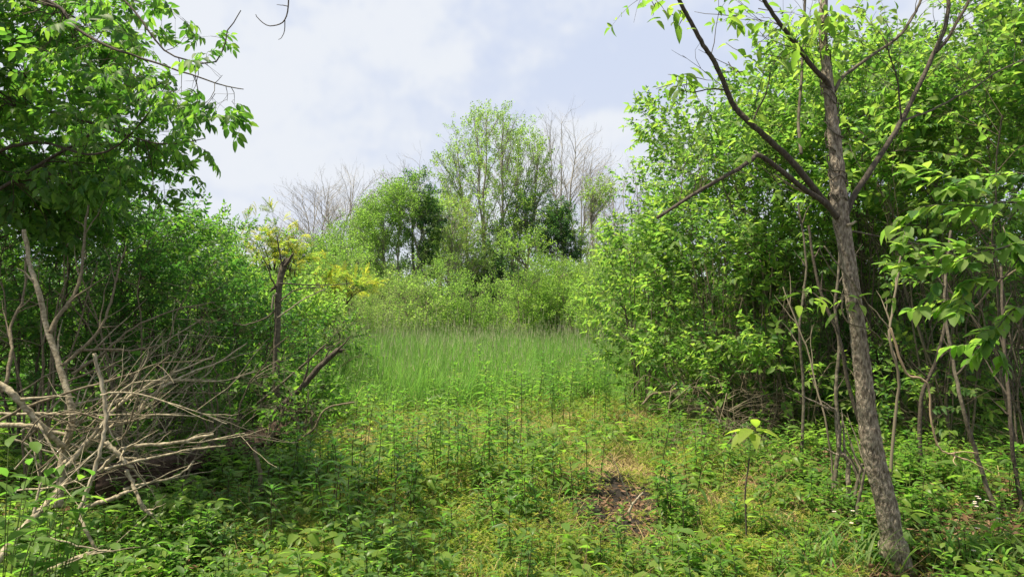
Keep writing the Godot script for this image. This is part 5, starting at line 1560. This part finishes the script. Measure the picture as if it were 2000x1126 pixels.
# ------------------------------------------------------------------ what nobody could count: grasses, creeping herbs, litter
func build_cover() -> void:
	rng.seed = 2000
	# tall meadow grass
	var tufts := []
	for v in 3:
		var mb := MB.new()
		for i in 36:
			mb.use(["a", "b"][rng.randi_range(0, 1)])
			var a := rf(0, TAU)
			mb.blade(Vector3(rf(-0.14, 0.14), 0, rf(-0.14, 0.14)), Vector3(cos(a) * 0.14, 1, sin(a) * 0.14).normalized(), rf(0.8, 1.45), rf(0.0035, 0.0065), rf(0.1, 0.6), 4)
		for i in 2:
			mb.use("b")
			var p := Vector3(rf(-0.12, 0.12), 0, rf(-0.12, 0.12))
			var e := p + Vector3(rf(-0.12, 0.12), rf(0.85, 1.22), rf(-0.12, 0.12))
			mb.tube(bez(p, p.lerp(e, 0.6) + Vector3(rf(-0.02, 0.02), 0, 0), e, 3), 0.0022, 0.0015, 3)
			mb.use("s")
			mb.tube(PackedVector3Array([e.lerp(p, 0.12), e.lerp(p, 0.05), e]), 0.0045, 0.0015, 3)
		tufts.append(mb.commit({"a": M.gr_a, "b": M.gr_b, "s": M.seed}))
	var bent := MB.new()
	for i in 26:
		bent.use(["a", "b", "s"][rng.randi_range(0, 2)])
		var a := rf(0, TAU)
		bent.blade(Vector3(rf(-0.2, 0.2), 0, rf(-0.2, 0.2)), Vector3(cos(a) * 0.4, 1, sin(a) * 0.4).normalized(), rf(0.7, 1.5), rf(0.004, 0.007), rf(0.5, 1.3), 5)
	tufts.append(bent.commit({"a": M.gr_a, "b": M.gr_b, "s": M.straw}))
	var ts := [[], [], [], []]
	for i in 11000:
		var dd := lerpf(11.3, 27.0, rng.randf())
		var x := rf(-8.5, 9.5)
		var s := screen(Vector3(x, 0, -dd))
		var edge := 11.6 + 0.8 * sin(x * 1.1) + 0.5 * sin(x * 2.7 + 1.0) + (1.3 if x > 0.3 and x < 1.8 else 0.0)
		if dd < edge or s.x < 605 + rf(-15, 15) or s.x > 1330 + rf(-15, 15):
			continue
		var sc := rf(0.72, 1.2) * (1.0 + 0.8 * bumps.get_noise_2d(x * 75.0, dd * 75.0)) * lerpf(0.72, 1.0, smoothstep(edge, edge + 2.0, dd))
		ts[3 if i % 9 == 0 else i % 3].append(Transform3D(Basis(Vector3.UP, rf(0, TAU)).scaled(Vector3(1, sc, 1)), Vector3(x, gh(x, -dd) - 0.02, -dd)))
	var meadow := thing("tall_grass", "tall meadow grass with pale seed heads", "grass", Vector3.ZERO)
	meadow.set_meta("kind", "stuff")
	for v in 4:
		scatter("grass", tufts[v], ts[v], meadow)
	# short grass
	var short := []
	for v in 2:
		var mb := MB.new()
		for i in 22:
			mb.use(["a", "b"][rng.randi_range(0, 1)])
			var a := rf(0, TAU)
			mb.blade(Vector3(rf(-0.08, 0.08), -0.01, rf(-0.08, 0.08)), Vector3(cos(a) * [0.3, 0.6][v], 1, sin(a) * [0.3, 0.6][v]).normalized(), rf(0.12, 0.36), rf(0.003, 0.0055), rf(0.4, 1.4) + 0.5 * v, 4)
		short.append(mb.commit({"a": [M.gr_a, M.bed_a][v], "b": [M.bed_b, M.straw][v]}))
	# creeping bedstraw: sprawling stems with whorls of tiny leaves
	var creep := []
	for v in 3:
		var mb := MB.new()
		for s in 8:
			var a := rf(0, TAU)
			var f := Vector3(cos(a), 0, sin(a))
			var e := f * rf(0.08, 0.24) + Vector3(0, rf(0.03, 0.16), 0)
			var pts := bez(Vector3(rf(-0.05, 0.05), -0.01, rf(-0.05, 0.05)), f * 0.03 + Vector3(0, e.y * 0.9, 0), e, 4)
			mb.use("w")
			mb.tube(pts, 0.0016, 0.001, 3)
			for w in 5:
				var p := on(pts, 0.25 + 0.75 * w / 4.0)
				mb.use(["a", "b"][rng.randi_range(0, 1)])
				for k in 5:
					var az := k * TAU / 5 + w
					mb.leaflet(p, frame(Vector3(cos(az), rf(-0.5, 1.1), sin(az)), 0.8), rf(0.014, 0.028), 0.007)
		creep.append(mb.commit({"w": M.bed_b, "a": [M.bed_a, M.bed_b, M.bed_a][v], "b": [M.bed_b, M.bed_b, M.sh_c][v]}))
	# low broad-leaved herbs
	var herb := []
	for v in 3:
		var mb := MB.new()
		for i in 11:
			mb.use(["a", "b"][rng.randi_range(0, 1)])
			var a := rf(0, TAU)
			var f := Vector3(cos(a), 0, sin(a))
			var p := f * rf(0.01, 0.09) + Vector3(0, rf(0.02, 0.13), 0)
			mb.leaf(p, frame(f + Vector3(0, rf(-0.1, 0.4), 0), 0.3), rf(0.045, 0.085), rf(0.026, 0.046), 0.3, 0.2, 0.42)
			mb.use("w")
			mb.tube(PackedVector3Array([Vector3(0, -0.01, 0), p]), 0.0014, 0.001, 3)
		herb.append(mb.commit({"w": M.greenstem, "a": [M.lt_a, M.forb_d, M.forb_a][v], "b": [M.forb_a, M.dk_b, M.lt_c][v]}))
	var big := MB.new()
	for i in 14:
		big.use(["a", "b"][rng.randi_range(0, 1)])
		var a := i * 2.4 + rf(-0.4, 0.4)
		var f := Vector3(cos(a), 0, sin(a))
		var c := Vector3(rf(-0.06, 0.06), 0, rf(-0.06, 0.06))
		var e := c + f * rf(0.03, 0.12) + Vector3(0, rf(0.06, 0.26), 0)
		big.leaf(e, frame(f + Vector3(0, rf(-0.3, 0.6), 0), 0.4), rf(0.07, 0.13), rf(0.04, 0.07), rf(0.1, 0.6), rf(0.05, 0.3), 0.42)
		big.use("w")
		big.tube(bez(c, c.lerp(e, 0.5) + Vector3(0, 0.03, 0), e, 3), 0.0022, 0.0013, 3)
	var herb_big := big.commit({"w": M.greenstem, "a": M.lt_c, "b": M.forb_b})
	# dry stalks and dead leaves on the ground
	var straw := []
	for v in 2:
		var mb := MB.new()
		mb.use("a")
		for i in 30:
			var a := rf(0, TAU)
			mb.blade(Vector3(rf(-0.15, 0.15), rf(0, 0.03), rf(-0.15, 0.15)), Vector3(cos(a), rf(0.05, 0.5), sin(a)).normalized(), rf(0.12, 0.32), 0.0035, rf(-0.2, 0.5), 3)
		for i in 1:
			var o := Vector3(rf(-0.1, 0.1), -0.02, rf(-0.1, 0.1))
			var e := o + Vector3(rf(-0.35, 0.35), rf(0.1, 0.5), rf(-0.35, 0.35))
			mb.tube(bez(o, o.lerp(e, 0.5) + rdir() * 0.03, e, 4, 0.004), 0.0022, 0.0012, 3)
		straw.append(mb.commit({"a": [M.straw, M.litter_b][v]}))
	var dead := []
	for v in 2:
		var mb := MB.new()
		for i in 12:
			mb.use(["a", "b"][rng.randi_range(0, 1)])
			mb.leaf(Vector3(rf(-0.15, 0.15), rf(0.005, 0.03), rf(-0.15, 0.15)), frame(Vector3(rf(-1, 1), rf(-0.2, 0.3), rf(-1, 1)), 0.5), rf(0.05, 0.09), rf(0.025, 0.045), rf(-0.4, 0.5), rf(-0.1, 0.4))
		for i in 4:
			mb.use("b")
			var p := Vector3(rf(-0.15, 0.15), 0.02, rf(-0.15, 0.15))
			mb.tube(bez(p, p + rdir() * 0.05, p + Vector3(rf(-0.2, 0.2), 0.02, rf(-0.2, 0.2)), 3), 0.003, 0.0015, 3)
		dead.append(mb.commit({"a": M.litter, "b": M.litter_b}))
	var young := []
	for v in 4:
		var mb := MB.new()
		for i in 3:
			var h := rf(0.12, 0.34)
			var o := Vector3(rf(-0.1, 0.1), -0.02, rf(-0.1, 0.1))
			var c := bez(o, o + Vector3(0, h * 0.5, 0), o + Vector3(rf(-0.04, 0.04), h, rf(-0.04, 0.04)), 3)
			mb.use("w")
			mb.tube(c, 0.003, 0.0015, 4)
			for k in 12:
				mb.use(["a", "b"][rng.randi_range(0, 1)])
				var t := lerpf(0.25, 1.0, k / 11.0)
				var z := Vector3(cos(k * 2.4 + i), lerpf(0.0, 1.0, t * t) + rf(-0.2, 0.2), sin(k * 2.4 + i))
				mb.leaf(on(c, t), frame(z, 0.25), rf(0.06, 0.10) * (1.2 - 0.5 * t), rf(0.018, 0.03), rf(0.2, 0.5), 0.22)
		young.append(mb.commit({"w": M.stem, "a": [M.forb_a, M.forb_d, M.forb_b, M.lt_a][v], "b": [M.forb_b, M.forb_a, M.sh_a, M.forb_d][v]}))
	var soil := G(1215, 985)
	var patches := FastNoiseLite.new()
	patches.seed = 21
	patches.frequency = 0.55
	var sets := {"short": [[], []], "creep": [[], [], []], "herb": [[], [], []], "straw": [[], []], "dead": [[], []], "young": [[], [], [], []], "big": [[]]}
	for i in 21000:
		var dd := lerpf(3.6, 14.0, pow(rng.randf(), 1.2))
		var x := rf(-0.80, 0.80) * dd
		var z := -dd
		var p := Vector3(x, gh(x, z), z)
		var s := screen(p)
		var bare := Vector2((x - soil.x) / 0.56, (z - soil.z - 0.22) / 0.98).length()
		if bare < 1.2 and rng.randf() > (0.05 if bare < 0.6 else 0.4):
			if rng.randf() < 0.35:
				sets.dead[i % 2].append(Transform3D(Basis(Vector3.UP, rf(0, TAU)).scaled(Vector3.ONE * 0.7), p + Vector3(0, 0.04 * (1.0 - minf(bare, 1.0)), 0)))
			continue
		var nz := patches.get_noise_2d(x, z)
		var right := smoothstep(1330.0, 1480.0, s.x - (s.y - 850.0) * 0.9)     # under the right thicket
		var left := 1.0 - smoothstep(430.0, 640.0, s.x + (s.y - 900.0) * 0.25)  # under the brush pile
		var shade := maxf(right, left)
		var r := rng.randf()
		var band := smoothstep(7.4 - 2.2 * smoothstep(0.2, 1.2, x), 8.4 - 2.0 * smoothstep(0.2, 1.2, x), dd) * (1.0 - smoothstep(10.6, 11.5, dd)) * smoothstep(-0.25, 0.15, patches.get_noise_2d(x * 1.3 - 30.0, z * 1.3))
		var t := Transform3D(Basis(Vector3.UP, rf(0, TAU)).rotated(Vector3.RIGHT, rf(-0.15, 0.15)).scaled(Vector3.ONE * rf(0.75, 1.3)), p)
		if absf(s.x - 1752.0) < 75.0 and dd < 4.9 and r < 0.6:
			r = 0.75 + 0.2 * rng.randf()
		if i % 33 == 0 and rng.randf() < 0.7 and dd < 11.0:
			sets.big[0].append(t)
			continue
		if right > 0.6 and rng.randf() < 0.4:
			if r < 0.5:
				sets.dead[i % 2].append(t)
			continue
		if shade > rng.randf():
			if r < 0.12:
				sets.young[i % 4].append(t)
			elif r < 0.36:
				sets.herb[i % 3].append(t)
			elif r < 0.46:
				sets.short[i % 2].append(t)
			elif r < 0.52:
				sets.creep[i % 3].append(t)
			elif r < 0.80:
				sets.dead[i % 2].append(t)
		elif band * 0.9 > rng.randf():
			if r < 0.55:
				sets.straw[0].append(t)
			elif r < 0.75:
				sets.short[1].append(t)
			else:
				sets.creep[0].append(t)
		elif r < 0.04 + 0.13 * smoothstep(0.12, 0.40, patches.get_noise_2d(x * 1.7 + 40.0, z * 1.7)):
			sets.young[i % 4].append(t)
		elif r < 0.52 + nz * 0.3:
			sets.creep[i % 3].append(t)
		elif r < 0.76:
			sets.short[i % 2].append(t)
		elif r < 0.785:
			sets.herb[i % 3].append(t)
		elif r < 0.93 + nz * 0.2:
			sets.straw[i % 2].append(t)
		elif r < 0.96:
			sets.dead[i % 2].append(t)
	var under := [[], [], []]
	for i in 7000:
		var dd := lerpf(10.5, 26.0, rng.randf())
		var x := rf(-0.9, 0.95) * dd
		var s := screen(Vector3(x, 0, -dd))
		if s.x > 640.0 and s.x < 1300.0:
			continue
		under[i % 3].append(Transform3D(Basis(Vector3.UP, rf(0, TAU)).scaled(Vector3.ONE * rf(2.0, 4.5)), Vector3(x, gh(x, -dd), -dd)))
	var ug := thing("undergrowth", "dark undergrowth deep inside the thickets", "undergrowth", Vector3.ZERO)
	ug.set_meta("kind", "stuff")
	for v in 3:
		scatter("foliage", herb[v], under[v], ug)
	for q in [["short_grass", "short", short, "short grass growing between the weeds", "grass"], ["creeping_bedstraw", "creep", creep, "yellow-green creeping herb carpeting the clearing", "ground cover"], ["low_herbs", "herb", herb, "low broad-leaved herbs covering the shaded ground", "ground cover"], ["young_weeds", "young", young, "young leafy weeds crowding between the taller ones", "weeds"], ["broad_herbs", "big", [herb_big], "scattered broad-leaved herbs among the weeds", "ground cover"], ["dry_straw", "straw", straw, "dry straw lying between the green plants", "straw"], ["leaf_litter", "dead", dead, "dead leaves and bits of twig on the soil", "leaf litter"]]:
		var o := thing(q[0], q[3], q[4], Vector3.ZERO)
		o.set_meta("kind", "stuff")
		for v in q[2].size():
			scatter("cover", q[2][v], sets[q[1]][v], o)
